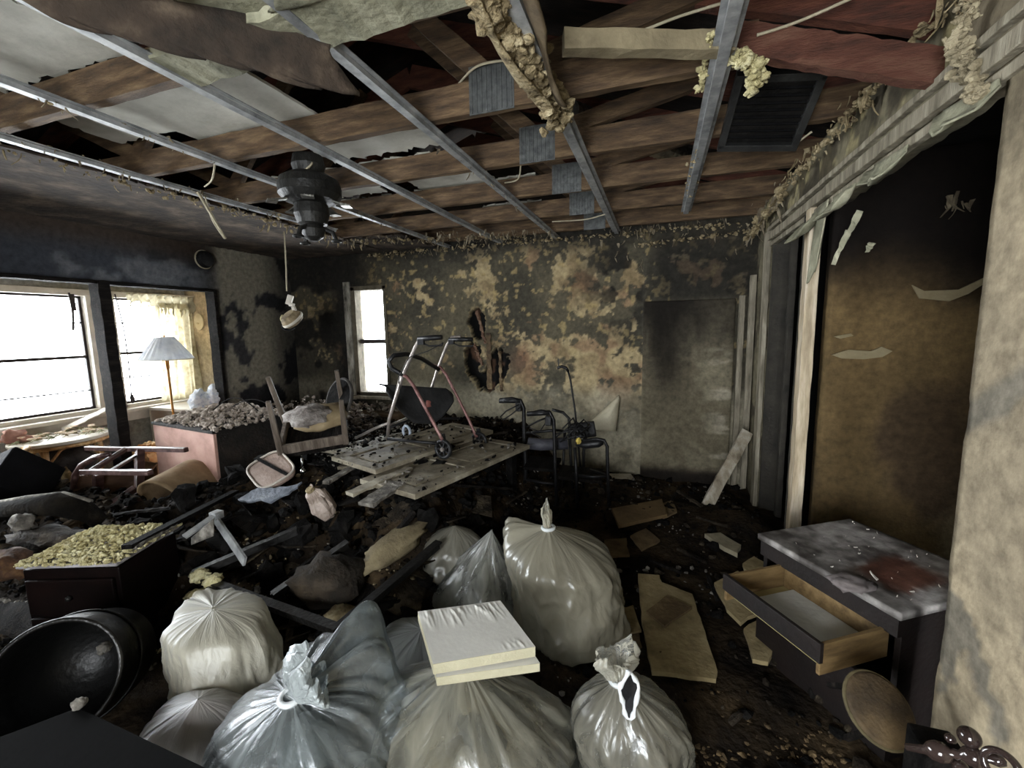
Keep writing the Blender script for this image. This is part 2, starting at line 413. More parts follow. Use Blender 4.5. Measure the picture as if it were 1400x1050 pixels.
paint_wall('wall_sunroom_end', (SX, SYE, 0), (1, 0, 0), (0, 0, 1), cols((0, XL-SX-.1, .05)), cols((0, 2.2, .05)), end_fn, thick=.1)
paint_wall('wall_sunroom_near', (XL-.1, -1.5, 0), (-1, 0, 0), (0, 0, 1), cols((0, XL-SX-.1, .2)), cols((0, 2.2, .2)), pale((190, 182, 164), (170, 160, 140)), thick=.1)
mb = MB().box(((SX+XL)/2-.1, (SYE-1.5)/2, 2.13), (XL-SX-.02, SYE+1.5, .06)); mb.build('ceiling_sunroom', mat('porch_ceiling_paint', [(150, 132, 100), (190, 172, 136)], scale=3), kind='structure')

def window(name, y0, y1, rails, dark):
    w = tag(MB().bar((SX-.03, y0, (WB+WT)/2), (SX-.03, y1, (WB+WT)/2), .0, .0).build(name, M_white), kind='structure') if False else empty(name, (SX, (y0+y1)/2, WB), kind='structure')
    mb = MB(); d = .12
    mb.box((SX, (y0+y1)/2, WT-.03), (d+.04, y1-y0, .06)); mb.box((SX, y0+.03, (WB+WT)/2), (d, .06, WT-WB)); mb.box((SX, y1-.03, (WB+WT)/2), (d, .06, WT-WB)); mb.box((SX, (y0+y1)/2, WB+.02), (d, y1-y0, .04))
    mb.build('window_frame', M_white, w, world=True, bevel=.004)
    mb = MB().box((SX-.035, y0+.07, (WB+WT)/2), (.03, .025, WT-WB-.1)).box((SX-.035, y1-.07, (WB+WT)/2), (.03, .025, WT-WB-.1)).box((SX-.035, (y0+y1)/2, WT-.07), (.03, y1-y0-.1, .02)).box((SX-.035, (y0+y1)/2, WB+.05), (.03, y1-y0-.1, .025))
    mb.build('sash', M_sash, w, world=True)
    for z, t in rails:
        MB().box((SX-.035, (y0+y1)/2, z), (.03, y1-y0-.1, t)).build('glazing_bar', M_sash, w, world=True)
    g = MB().box((SX-.05, (y0+y1)/2, (WB+WT)/2), (.004, y1-y0-.1, WT-WB-.06)); g.build('pane', M_glass, w, world=True)
    MB().box((SX+.09, (y0+y1)/2, WB-.015), (.16, y1-y0+.06, .035)).build('window_sill', M_white, w, world=True, bevel=.005)
    MB().box((SX+.07, (y0+y1)/2, WB-.09), (.02, y1-y0+.1, .09)).build('apron', M_white, w, world=True, bevel=.004)
    return w
def glassmat():
    M = bpy.data.materials.new('window_glass'); M.use_nodes = True; N = M.node_tree.nodes; L = M.node_tree.links
    N.remove(N['Principled BSDF']); t = N.new('ShaderNodeBsdfTransparent'); g = N.new('ShaderNodeBsdfGlossy'); g.inputs['Roughness'].default_value = .02
    f = N.new('ShaderNodeFresnel'); f.inputs[0].default_value = 1.45
    nz = N.new('ShaderNodeTexNoise'); nz.inputs['Scale'].default_value = 5; r = N.new('ShaderNodeValToRGB'); r.color_ramp.elements[0].color = (.82, .83, .84, 1); r.color_ramp.elements[1].color = (.97, .97, .97, 1)
    L.new(nz.outputs[0], r.inputs[0]); L.new(r.outputs[0], t.inputs[0])
    x = N.new('ShaderNodeMixShader'); L.new(f.outputs[0], x.inputs[0]); L.new(t.outputs[0], x.inputs[1]); L.new(g.outputs[0], x.inputs[2]); L.new(x.outputs[0], N['Material Output'].inputs[0])
    return M
M_glass = glassmat()
zr = lambda py: P(60, py, X=SX).z
MB().box(((SX+XL)/2-.05, (SYE-1.5)/2, .0), (XL-SX, SYE+1.5, .012)).build('floor_sunroom', mat('pale_porch_floor', [(150, 142, 126), (190, 182, 166), (206, 200, 188)], scale=4), kind='structure')
window('window_1', -.1, 2.90, [(zr(441), .012), (zr(491), .03), (zr(541), .012)], 1)
window('window_2', 3.02, SYE-.02, [(zr(441), .012), (zr(489), .03), (zr(528), .012)], 1)
# the back window
w = empty('window_3', ((W0+W1)/2, YB, WZ0), kind='structure')
cx = (W0+W1)/2; zc = (WZ0+WZ1)/2
mb = MB().box((W0+.03, YB+.06, zc), (.06, .14, WZ1-WZ0)).box((W1-.02, YB+.06, zc), (.04, .14, WZ1-WZ0)).box((cx, YB+.06, WZ1-.02), (W1-W0, .14, .05)).box((cx, YB+.06, WZ0+.02), (W1-W0, .14, .04))
mb.build('window_frame', mat('smoked_window_frame', [(70, 64, 52), (120, 112, 94)], scale=8), w, world=True, bevel=.004)
MB().box((cx, YB+.08, P(500, 467, Y=YB).z), (W1-W0, .05, .05)).build('glazing_bar', M_sash, w, world=True)
MB().box((W0-.05, YB-.005, zc), (.09, .03, WZ1-WZ0+.12)).build('casing', mat('peeling_white_casing', [(60, 56, 48), (150, 146, 134), (196, 192, 182)], scale=5, stretch=(3, 3, 1)), w, world=True, bevel=.004)
MB().box((cx, YB-.03, WZ0-.02), (W1-W0+.12, .1, .035)).build('window_sill', M_trim, w, world=True, bevel=.004)
MB().box((cx, YB+.10, zc), (W1-W0-.04, .004, WZ1-WZ0-.04)).build('pane', M_glass, w, world=True)

# opening trim, post
def post(name, y, wdt, z1=HD, m_=M_charwood):
    o = MB().bar((XL-.02, y, 0), (XL-.02, y, z1), wdt, .13, up=(1, 0, 0), seg=40, jit=.0025).build(name, m_, kind='structure', bevel=.004); return o
post('trim_1', 2.44, .085)
post('trim_2', 3.41, .035)
mb = MB().bar((XL-.02, .5, HD-.02), (XL-.03, 3.42, HD-.01), .12, .03, seg=60, jit=.003); mb.build('trim_3', M_charwood, kind='structure')

# right wall: foreground stub, header, jambs
DZ = 2.17
def right_fn(U, V):
    Y = 4.6-U; Z = V
    n1 = fbm(Y*3, Z*3, 4, 51); n2 = fbm(Y*9, Z*9, 4, 52); n3 = fbm(Y*24, Z*24, 3, 53)
    c = mixc((138, 130, 106), (100, 94, 76), sstep(.4, .65, n1*.6+n2*.4))
    c = mixc(c, (206, 192, 140), .7*sstep(.56, .64, n2)*sstep(2.2, 2.4, Z))
    c = mixc(c, (60, 54, 44), .7*sstep(.57, .66, fbm(Y*5, Z*5, 4, 57)))
    fg = sstep(1.72, 1.70, Y)
    p = fbm(Y*7, Z*7, 4, 58); pa = sstep(.535, .55, p)*sstep(1.4, .7, Z+.3*(n1-.5))
    band = sstep(.06, .03, np.abs(Z-1.27-.1*(n1-.5)-.6*(1.5-Y)))*sstep(.45, .5, n2+.1)
    w_ = mixc((196, 180, 150), (176, 162, 136), sstep(.35, .65, n1)); w_ = mixc(w_, (140, 134, 120), np.maximum(pa, band)*.85)
    w_ = mixc(w_, (120, 110, 90), sstep(1.75, 2.1, Z)*.8)
    c = mixc(c, w_, fg)
    return (n2-.5)*.012*(1-.6*fg)+(n3-.5)*.003-fg*np.maximum(pa, band)*.003, c
YO = 1.50   # near edge of the alcove opening
paint_wall('wall_right', (XR, 4.6, 0), (0, -1, 0), (0, 0, 1), cols((0, 6.1, .02), 4.6-3.9, 4.6-3.14, 4.6-2.95, 4.6-YO), cols((0, 2.52, .02), DZ), right_fn,
           [(4.6-3.9, 4.6-YO, 0, DZ)], thick=.12)
def trimbar(name, p0, p1, w_, h_, up=(0, 1, 0), m_=M_trim, seg=30, jit=.0015):
    return MB().bar(p0, p1, w_, h_, up, seg, jit).build(name, m_, kind='structure', bevel=.003)
M_post = mat('bare_stud', [(140, 124, 100), (184, 168, 140), (216, 204, 182)], scale=6, stretch=(4, 4, .5), rough=.7)
trimbar('trim_4', (XR-.02, 3.95, 0), (XR-.02, 3.95, DZ+.08), .11, .03, up=(1, 0, 0))
trimbar('trim_5', (XR-.035, 4.36, 0), (XR-.035, 4.36, DZ-.2), .04, .05, up=(1, 0, 0), m_=M_trim)
trimbar('trim_6', (XR+.06, 3.86, 0), (XR+.06, 3.86, DZ), .04, .12, up=(1, 0, 0), m_=mat('dark_jamb', [(34, 32, 28), (64, 60, 52)], scale=8))
trimbar('trim_7', (XR+.1, 3.70, 0), (XR+.1, 3.70, DZ), .05, .04, up=(1, 0, 0), m_=mat('dark_jamb', None))
trimbar('trim_8', (XR, 2.93, 0), (XR, 2.93, DZ+.02), .085, .06, up=(1, 0, 0), m_=M_post, jit=.002)
trimbar('trim_9', (XR+.02, 3.03, 0), (XR+.02, 3.03, DZ), .03, .08, up=(1, 0, 0), m_=mat('dark_jamb', None))
# header mouldings
for i, (dz, dx, t) in enumerate(((.03, -.02, .05), (.10, -.012, .025), (-.02, .0, .03))):
    trimbar('trim_%d' % (10+i), (XR+dx, 3.98, DZ+dz), (XR+dx, -1.4, DZ+dz), .03, t, up=(0, 0, 1), seg=90, jit=.002)
# alcove and dark passage behind the right wall
def alc_fn(U, V):
    n1 = fbm(U*2.2, V*2.0, 4, 71); n2 = fbm(U*7, V*5, 4, 72)
    c = mixc((130, 108, 72), (104, 86, 56), sstep(.35, .65, n1)); c = mixc(c, (72, 58, 44), .75*sstep(.50, .62, fbm(U*1.9+3, V*1.5, 4, 75))*sstep(1.5, 1.0, V))
    c = mixc(c, (138, 124, 98), sstep(.55, .7, fbm(U*2.5+1, V*2.3, 3, 79))*sstep(.95, .5, V)*.7)
    c = mixc(c, (22, 16, 12), sstep(1.55, 2.05, V+.2*U+.3*(n1-.5)))  # black upper part: soot, with the header's shade painted in
    return (n2-.5)*.006, c
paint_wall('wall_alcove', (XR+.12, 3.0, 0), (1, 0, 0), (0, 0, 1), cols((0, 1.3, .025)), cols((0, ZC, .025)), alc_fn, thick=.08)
M_dark = mat('near_black_paint', [(12, 11, 10), (22, 20, 18)], scale=4, rough=.95)  # even near-black for the alcove and passage walls and ceiling
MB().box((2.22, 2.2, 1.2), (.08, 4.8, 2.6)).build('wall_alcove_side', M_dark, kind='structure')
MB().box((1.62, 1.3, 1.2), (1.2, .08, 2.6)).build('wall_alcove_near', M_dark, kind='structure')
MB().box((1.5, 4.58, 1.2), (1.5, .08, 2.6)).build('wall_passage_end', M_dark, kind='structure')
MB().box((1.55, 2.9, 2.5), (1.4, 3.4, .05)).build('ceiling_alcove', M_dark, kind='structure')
# wall behind the photographer with an unseen opening added for fill light
mb = MB(); y = -1.5
mb.box((-2.85, y, 1.25), (3.5, .12, 2.6)).box((.43, y, 1.25), (.86, .12, 2.6)).box((-.55, y, 2.2), (1.2, .12, .5)).box((-.55, y, .325), (1.2, .12, .65)).box((-1.08, y, 1.25), (.06, .12, 2.5))
mb.build('wall_front', mat('front_wall_soot', [(60, 56, 50), (100, 94, 84)], scale=3), kind='structure')
# old slab door on the back wall, soot-streaked
D0, D1 = P(880, 412, Y=YB-.06).x, P(1006, 412, Y=YB-.06).x
def door_fn(U, V):
    n1 = fbm(U*3, V*3, 4, 81); st = fbm(U*14, V*1.2, 3, 83); n2 = fbm(U*10, V*10, 3, 84)
    c = mixc((140, 132, 110), (116, 108, 88), sstep(.35, .65, n1))
    c = mixc(c, (26, 22, 18), .93*sstep(1.1, 1.62, V+.5*(st-.5))*(.55+.45*sstep(.7, .1, np.abs(U-.22)*1.5)))
    c = mixc(c, (40, 35, 28), .8*gauss(U, V, (.22, 1.25), (.17, .34)))
    c = mixc(c, (206, 198, 178), .6*sstep(.57, .66, fbm(U*3, V*16, 3, 86))*sstep(.5, .75, U)*sstep(1.45, 1.2, V))
    c = mixc(c, (40, 34, 28), sstep(.2, .1, V+.06*(n2-.5)))
    return (n2-.5)*.003, c
dd = paint_wall('door_1', (D0, YB-.07, 0), (1, 0, 0), (0, 0, 1), cols((0, D1-D0, .02)), cols((0, 1.775, .02)), door_fn, thick=.03, rough=.6)
trimbar('trim_13', (D1+.05, YB-.06, 0), (D1+.05, YB-.06, 1.8), .045, .06, up=(0, 1, 0), m_=M_trim)

# ------------------------------------------------------------------ floor and heaps
def hf(x, y):
    x = np.asarray(x, float); y = np.asarray(y, float)
    n1 = fbm(x*1.7+9, y*1.7, 4, 101); n2 = fbm(x*6, y*6, 4, 102)
    h = .015+.05*(n2-.35)
    c = sstep(-.9, -1.4, x+.1*(n1-.5))*sstep(1.55, 2.35, y+.25*(n1-.5))*np.maximum(sstep(-3.2, -2.75, x), sstep(2.9, 3.2, y)); h = h+.46*c*(.8+.4*n1)
    rg = 1-np.abs(2*fbm(x*4.5+n1, y*4.5, 3, 131)-1); h = h+.09*(rg**3-.35)*sstep(-.7, -1.5, x)*sstep(1.3, 1.8, y)
    h = h+.25*sstep(-2.1, -2.7, x)*sstep(1.25, 1.6, y)*sstep(2.35, 1.9, y)*(1-c)
    h = h+.10*sstep(-.95, -1.5, x)*sstep(1.3, 2.0, y)*(1-c)*(.5+n1)
    h = np.maximum(h, .5*sstep(-2.6, -3.0, x)*sstep(3.0, 3.4, y)*(.85+.3*n1))
    h = h+.10*gauss(x, y, (-.45, 3.75), (.6, .5))+.12*gauss(x, y, (.6, 3.4), (.3, .4))
    h = h*sstep(-4.6, -4.35, x)*(1-.95*gauss(x, y, (-2.0, .9), (.5, .45)))+.01
    return np.maximum(h, .004)
def zf(x, y): return float(hf(np.array([x]), np.array([y]))[0])
xs = np.concatenate([np.arange(-4.44, 2.2, .022)]); ys = np.concatenate([np.arange(-1.44, 4.47, .022)])
GX, GY = np.meshgrid(xs, ys); GZ = hf(GX, GY)
nx, ny = len(xs), len(ys); I, J = np.meshgrid(np.arange(nx-1), np.arange(ny-1)); a = (J*nx+I).ravel()
floor = MB().box((-1.65, 1.5, -.06), (8.0, 6.3, .1)).build('floor', mat('dirty_floor', [(40, 33, 26), (70, 58, 45)], scale=5), kind='structure')
ash = mesh_obj('debris_heap', np.stack([GX, GY, GZ], -1).reshape(-1, 3), np.stack([a, a+1, a+nx+1, a+nx], 1).tolist(),
               mat('trodden_soot', [(13, 11, 9), (27, 22, 17), (50, 41, 30), (82, 68, 49)], scale=3.2, rough=.95, bump=.8, bscale=30, spec=.08), floor, smooth=True)
tag(ash, kind='stuff')  # trodden floor dirt and the debris heaps in one sheet

def scatter(n, region, size, seed, zoff=.0, dens=None):
    g = np.random.RandomState(seed); x0, x1, y0, y1 = region; pts = []; sz = []
    while len(pts) < n:
        x = g.uniform(x0, x1, 400); y = g.uniform(y0, y1, 400)
        if dens is not None:
            k = g.rand(400) < dens(x, y); x = x[k]; y = y[k]
        s_ = size[0]*(size[1]/size[0])**(g.rand(len(x))**1.7)
        z = hf(x, y)+s_*.35+zoff
        pts += list(zip(x, y, z)); sz += list(s_)
    return pts[:n], sz[:n]
def stuff(name, label, cat, n, region, size, seed, m_, sub=1, flat=.7, dens=None, zoff=0, smooth=False):
    p, s_ = scatter(n, region, size, seed, zoff, dens); v, f = chunks(p, s_, seed, flat, sub)
    return tag(mesh_obj(name, v, f.tolist(), m_, smooth=smooth), label, cat, kind='stuff')
clear = lambda x, y: (.25+.75*sstep(-.6, -1.2, x))*(np.hypot(x+2.0, y-.85) > .42)
stuff('charred_rubble', 'small black charred lumps strewn over the whole floor', 'rubble', 5200, (-4.3, .75, .7, 4.4), (.008, .05), 1, M_char, dens=clear)
stuff('sooty_rubble', 'brown grey crumbs and lumps strewn over the floor', 'rubble', 3600, (-4.3, .75, .7, 4.4), (.006, .04), 2, M_debris, dens=clear)
stuff('charred_lumps', 'black crumpled lumps of burnt bedding and furniture in the heap', 'rubble', 230, (-3.0, -.95, 1.5, 3.2), (.03, .13), 9, M_char, sub=2, flat=.5)
stuff('ash_crumbs', 'pale ash crumbs scattered among the charred timbers', 'ash', 700, (-2.6, .7, 1.0, 4.3), (.005, .022), 3, M_ash, dens=lambda x, y: fbm(x*2, y*2, 3, 5) > .5)
stuff('insulation_crumbs', 'tan insulation crumbs scattered in the blackened middle of the floor', 'insulation', 520, (-2.5, -.9, 1.2, 2.4), (.005, .022), 4, M_insul_d, dens=lambda x, y: fbm(x*2.4, y*2.4, 3, 15) > .52)

# ------------------------------------------------------------------ ceiling: joists, furring channels, roof, remnants
ceil = empty('ceiling', (-1.7, 2.0, ZC), kind='structure')
def cpart(mb, name, m_, **k): return mb.build(name, m_, ceil, world=True, **k)
JY = [.64, 1.25, 1.86, 2.47, 3.08, 3.69, 4.28]
JH = .13
PX = [-.69, -.69, -.69, -.66, -.62, -.62, -.6]
for i, y in enumerate(JY):
    xe = .30 if i == 2 else XR+.15
    mb = MB().bar((-4.6, y, ZC+JH/2+.01), (xe, y, ZC+JH/2+.01), .042, JH, seg=60, jit=.0025)
    jo = cpart(mb, 'joist', M_joist)
    # truss plate with pressed ridges, a grandchild of the ceiling
    px = PX[i]; mb = MB().box((px, y-.024, ZC+JH/2+.03), (.20, .004, JH+.06))
    for k in range(9): mb.box((px-.088+k*.022, y-.027, ZC+JH/2+.03), (.008, .006, JH+.05))
    mb.build('truss_plate', M_plate, jo, world=True)
    # rafter (top chord) down to the right wall and to the left, with struts
    zr0 = 2.50; sl = .34; xr = -1.8
    cpart(MB().bar((XR+.3, y+.02, zr0-.07), (xr, y+.02, zr0-.07+sl*(XR+.3-xr)), .042, .15, seg=30, jit=.002), 'rafter', M_rafter)
    cpart(MB().bar((-4.6, y+.02, zr0-.03), (xr, y+.02, zr0-.07+sl*(XR+.3-xr)), .042, .13, seg=30, jit=.002), 'rafter', M_rafter)
    for x0, x1 in ((px, px+.85), (px, px-.75), (-2.9, -2.2), (-2.9, -3.5)):
        zt = zr0-.07+sl*((XR+.3-x1) if x1 > xr else (x1+4.6)*1.15)
        cpart(MB().bar((x0, y, ZC+JH), (x1, y, zt), .04, .085, seg=10, jit=.002), 'strut', M_joist)
cpart(MB().bar(P(985, 52, Y=1.80), P(1330, 102, Y=1.80), .045, .10, seg=30, jit=.003), 'rafter', mat('red_brown_beam', [(58, 34, 25), (88, 53, 40), (108, 76, 60)], scale=5, rough=.85, bump=.4, stretch=(1, 5, 5)))
# roof boards
mb = MB(); zt = 2.62
def roofz(x): return zt+.34*(XR+.4-x) if x > -1.8 else zt+.34*(XR+.4+1.8)*(x+4.8)/3.0
for (x0, x1) in ((XR+.4, -1.8), (-1.8, -4.8)):
    mb.add([Vector((x0, -1.6, roofz(x0))), Vector((x1, -1.6, roofz(x1))), Vector((x1, 4.8, roofz(x1))), Vector((x0, 4.8, roofz(x0)))], [(0, 1, 2, 3)])
cpart(mb, 'roof_boards', M_roof, solid=.03)
for y in (-1.62, 4.66):
    cpart(MB().add([Vector((-4.8, y, 2.35)), Vector((XR+.5, y, 2.35)), Vector((XR+.5, y, 2.66)), Vector((-1.8, y, 3.66)), Vector((-4.8, y, 2.66))], [(0, 1, 2, 3, 4)]), 'gable_boards', M_roof, solid=.05)
cpart(MB().box((XR+.3, 1.5, 2.52), (.06, 6.4, .35)), 'eave_board', M_roof); cpart(MB().box((-4.72, 1.5, 2.4), (.06, 6.4, .6)), 'eave_board', M_roof)
# long ridges of gapped roof laths, seen between the joists
for k in range(10):
    y = .9+k*.37
    for s_ in (0, 1):
        pass
# furring channels
CX = [.175, -.41, -1.0, -1.59, -2.19, -2.75]
def channel(x, y0, y1, sag=0, tw=0):
    mb = MB(); n = 24
    for (dx, w_, dz, h_) in ((0, .036, -.012, .018), (-.027, .02, 0, .003), (.027, .02, 0, .003)):
        prof = []
        for i in range(n+1):
            t = i/n; y = y0+(y1-y0)*t; z = ZC-.008+dz-sag*math.sin(math.pi*t)+rnd.uniform(-.0012, .0012)
            prof.append((x+dx+tw*math.sin(5*t), y, z))
        for i in range(n): mb.bar(prof[i], prof[i+1], w_, h_)
    return cpart(mb, 'furring_channel', M_galv)
for x, y0, y1, sg in zip(CX, (-.4, 1.8, .95, .1, .1, .3), (3.86, 4.4, 4.4, 4.4, 4.4, 3.3), (.01, .0, .0, .008, .004, .02)): channel(x, y0, y1, sg)
cpart(MB().bar((CX[1], .2, ZC+.01), (CX[1]-.0, 1.85, ZC-.02), .06, .02, seg=8, jit=.004), 'furring_channel', M_galv)
# remnant sheets of ceiling board lying on the joists
M_sheet = mat('ceiling_board_paper', [(150, 146, 134), (186, 184, 172), (206, 204, 194)], scale=3, rough=.9, bump=.1)
def panel(x0, x1, y0, y1, z, seed, jag=.02, tilt=0, m_=M_sheet):
    M_ = Matrix.Translation((x0, y0, z)) @ Euler((0, tilt, 0)).to_matrix().to_4x4()
    return cpart(MB().ragged([(0, 0), (x1-x0, 0), (x1-x0, y1-y0), (0, y1-y0)], M_, .012, n=70, jag=jag, seed=seed), 'ceiling_panel', m_)
Z1 = ZC+JH+.02
for i, q in enumerate(((-2.42, -1.62, 1.30, 1.96, .004), (-2.72, -1.95, .66, 1.24, .02), (-2.86, -2.30, 1.42, 1.75, .015), (-1.95, -1.35, 2.50, 2.75, .02), (-1.75, -1.15, 2.55, 3.25, .01), (-1.2, -.85, 3.1, 3.35, .015), (-1.98, -1.2, 2.0, 2.42, .03), (-2.7, -2.0, 2.52, 3.05, .03), (-2.6, -1.7, 3.15, 3.6, .03), (-1.5, -1.0, 3.75, 4.2, .03))):
    panel(q[0], q[1], q[2], q[3], Z1+.002*i, i, q[4])
M_brownb = mat('scorched_ceiling_board', [(26, 22, 18), (56, 46, 37), (100, 87, 72)], scale=5, rough=.95, bump=.6, bscale=25)
# brown remaining strip along the window side and near the back wall
panel(-4.44, -2.98, -1.4, 4.44, ZC-.005, 31, .03, 0, M_brownb)
panel(-2.98, -2.35, 3.72, 4.44, ZC-.006, 32, .04, 0, M_brownb)
# torn grey-green board and paper at the camera end
M_greenb = mat('torn_board_grey', [(96, 94, 78), (140, 138, 116), (176, 172, 148)], scale=6, rough=.95, bump=.4)
cpart(MB().bar((-1.62, 1.16, ZC-.01), (.25, 1.10, ZC-.012), .17, .03, seg=50, jit=.006), 'ceiling_panel', M_greenb)
def hang_sheet(name, p0, p1, drop, dirv, seed, m_, n=56, k=10, curl=.5, wav=.03):
    """a torn sheet hanging from the line p0-p1"""
    p0, p1 = Vector(p0), Vector(p1); g = random.Random(seed); ph = g.uniform(0, 9); dirv = Vector(dirv)
    def fn(u, v):
        d = drop*(.45+.8*float(fbm(np.array([u*5+seed]), np.array([seed*1.7]), 4, seed)[0])+.22*float(fbm(np.array([u*26+seed]), np.array([seed*2.3]), 3, seed+1)[0]))*min(1, 6*u+.25, 6*(1-u)+.25)
        t = v*d; p = p0.lerp(p1, u)
        return p + Vector((0, 0, -t*(1-curl*v*.6))) + dirv*(t*curl*v*1.2) + dirv*wav*math.sin(u*9+ph+v*2)*v
    return cpart(MB().sheet(fn, n, k), name, m_, smooth=True, solid=.006)
hang_sheet('hanging_board_paper', (-1.62, .70, ZC+.02), (-1.02, 1.16, ZC), .30, (.5, .5, 0), 3, M_brownb, curl=.9)
hang_sheet('hanging_board_paper', (-1.5, .75, ZC+.05), (-.9, .82, ZC+.02), .16, (-.3, .5, 0), 5, M_greenb, curl=1.1)
hang_sheet('hanging_board_paper', (-1.05, 1.06, ZC-.01), (.1, 1.02, ZC-.01), .10, (0, -.8, 0), 8, M_greenb, curl=1.2)
cpart(MB().ragged([(0, 0), (.9, .05), (.95, .34), (.45, .42), (.1, .3)], Matrix.Translation((-1.35, .72, ZC-.02)) @ Euler((.12, .05, .1)).to_matrix().to_4x4(), .012, n=60, jag=.03, seed=77), 'ceiling_panel', M_greenb)

def insul_strip(name, pts, r0, seed, m_=M_insul_d, n=10, k=60):
    """ragged batt hanging along a line: lumps big and small in one mass"""
    g = np.random.RandomState(seed); P_ = []; Z_ = []
    pts = [Vector(p) for p in pts]
    for i in range(len(pts)-1):
        for j in range(k):
            t = g.rand(); c = pts[i].lerp(pts[i+1], t); s_ = r0*(.25+.8*g.rand()**2)
            P_.append((c.x+g.randn()*r0*.6, c.y+g.randn()*r0*.6, c.z-abs(g.randn())*r0*.9)); Z_.append(s_)
    v, f = chunks(P_, Z_, seed, .8, 2, .22)
    return mesh_obj(name, v, f.tolist(), m_, ceil, world=True, kind='stuff')
insul_strip('hanging_insulation', [(-.46, .85, ZC+.02), (-.46, 1.2, ZC+.02), (-.43, 1.6, ZC), (-.42, 1.95, ZC+.0)], .034, 3, M_insul_d, k=330)
hang_sheet('insulation_facing', (-.55, .8, ZC+.02), (-.47, 1.9, ZC-.01), .14, (.6, 0, 0), 12, M_insul_d, curl=.7)
hang_sheet('insulation_facing', (-.36, .8, ZC+.02), (-.40, 1.85, ZC), .16, (.5, 0, 0), 15, mat('batt_paper', [(70, 58, 42), (112, 96, 70)], scale=6), curl=.6)
insul_strip('hanging_insulation', [(.21, 1.72, ZC-.0), (.29, 1.80, ZC-.02), (.30, 1.88, ZC-.05)], .02, 4, M_insul, k=150)
insul_strip('hanging_insulation', [(.13, 1.6, ZC-.0), (.12, 1.95, ZC-.0)], .012, 5, M_insul, k=90)
insul_strip('hanging_insulation', [(.16, 2.5, ZC-.0), (.17, 3.4, ZC-.0)], .018, 6, M_insul_d, k=80)
# fringe of torn paper and wool along the ceiling edges
g = np.random.RandomState(8)
def fringe(name, p0, p1, n, size, seed, m_, spread=(.03, .03, .03)):
    gg = np.random.RandomState(seed); t = gg.rand(n, 1); p = np.array(p0)[None]*(1-t)+np.array(p1)[None]*t+gg.randn(n, 3)*np.array(spread)
    s_ = size*(.3+1.1*gg.rand(n)**2)
    mb = scraps([tuple(q) for q in p], s_, seed, .8, True)
    return mb.build(name, m_, ceil, world=True, kind='stuff')
M_fr = mat('scorched_paper', [(66, 58, 48), (116, 105, 86), (164, 153, 128)], scale=12, rough=.95, bump=.4)
fringe('hanging_scraps', (-3.2, YB-.06, ZC-.02), (XR, YB-.06, ZC-.01), 150, .045, 21, M_fr, (.02, .03, .035))
fringe('hanging_scraps', (-.4, YB-.05, ZC-.08), (XR, YB-.05, ZC-.02), 80, .05, 22, M_fr, (.02, .02, .10))
fringe('hanging_scraps', (XR-.06, 3.4, ZC-.02), (XR-.06, 4.4, ZC-.10), 55, .07, 23, M_fr, (.03, .02, .05))
fringe('hanging_scraps', (XR-.05, .9, ZC-.0), (XR-.05, 3.3, ZC+.02), 110, .045, 24, M_insul_d, (.02, .02, .03))
fringe('hanging_scraps', (-2.75, .4, ZC-.02), (-2.75, 3.3, ZC-.03), 90, .035, 25, M_fr, (.02, .02, .015))
fringe('hanging_scraps', (-2.19, .4, ZC-.02), (-2.19, 4.3, ZC-.02), 70, .035, 26, M_fr, (.015, .02, .012))
fringe('hanging_scraps', (-2.98, .4, ZC-.02), (-2.98, 3.9, ZC-.03), 75, .045, 27, M_insul_d, (.05, .02, .02))
fringe('hanging_scraps', (-1.0, 1.9, ZC-.03), (-1.0, 4.3, ZC-.03), 26, .03, 28, M_fr, (.015, .02, .01))
fringe('hanging_scraps', (-3.0, 3.7, ZC-.02), (-.9, 4.1, ZC-.02), 150, .05, 29, M_fr, (.04, .1, .02))
for k in range(5):
    hang_sheet('hanging_wallpaper', (XR-.02-.01*k, 3.0-.45*k, DZ-.03), (XR-.02, 2.75-.42*k, DZ-.03), .22-.03*k, (-.5, 0, 0), 40+k, M_greenb, curl=.7, n=10)
hang_sheet('hanging_wallpaper', (XR-.03, 2.78, DZ-.03), (XR-.03, 2.62, DZ-.02), .42, (-.2, .1, 0), 61, M_greenb, curl=.2, n=8)
insul_strip('plaster_lumps', [(XR-.04, 1.52, 2.12), (XR-.05, 1.62, 2.32), (XR-.05, 1.50, 2.52)], .017, 9, mat('crumbling_plaster', [(110, 100, 78), (166, 154, 126), (190, 180, 150)], scale=8, bump=.7), k=240)
for k, (p0, p1, r_, n_, m_) in enumerate((((-3.2, YB-.08, ZC-.03), (.7, YB-.08, ZC-.02), .022, 260, M_insul_d), ((-.2, YB-.06, ZC-.14), (.75, YB-.06, ZC-.08), .02, 110, M_insul_d), ((XR-.07, 3.3, ZC-.03), (XR-.08, 4.4, ZC-.12), .03, 110, M_insul_d), ((XR-.05, 1.6, ZC), (XR-.05, 3.3, ZC-.02), .02, 110, M_insul_d), ((-2.95, .4, ZC-.01), (-2.95, 3.7, ZC-.02), .02, 150, M_insul_d), ((-2.9, 3.72, ZC-.01), (-1.2, 4.2, ZC-.02), .022, 120, M_insul_d), ((-2.19, 1.0, ZC-.01), (-2.19, 3.9, ZC-.01), .012, 60, M_insul_d), ((-2.75, .6, ZC-.01), (-2.75, 3.2, ZC-.02), .014, 90, M_insul_d))):
    insul_strip('hanging_insulation', [p0, p1], r_, 50+k, m_, k=n_)
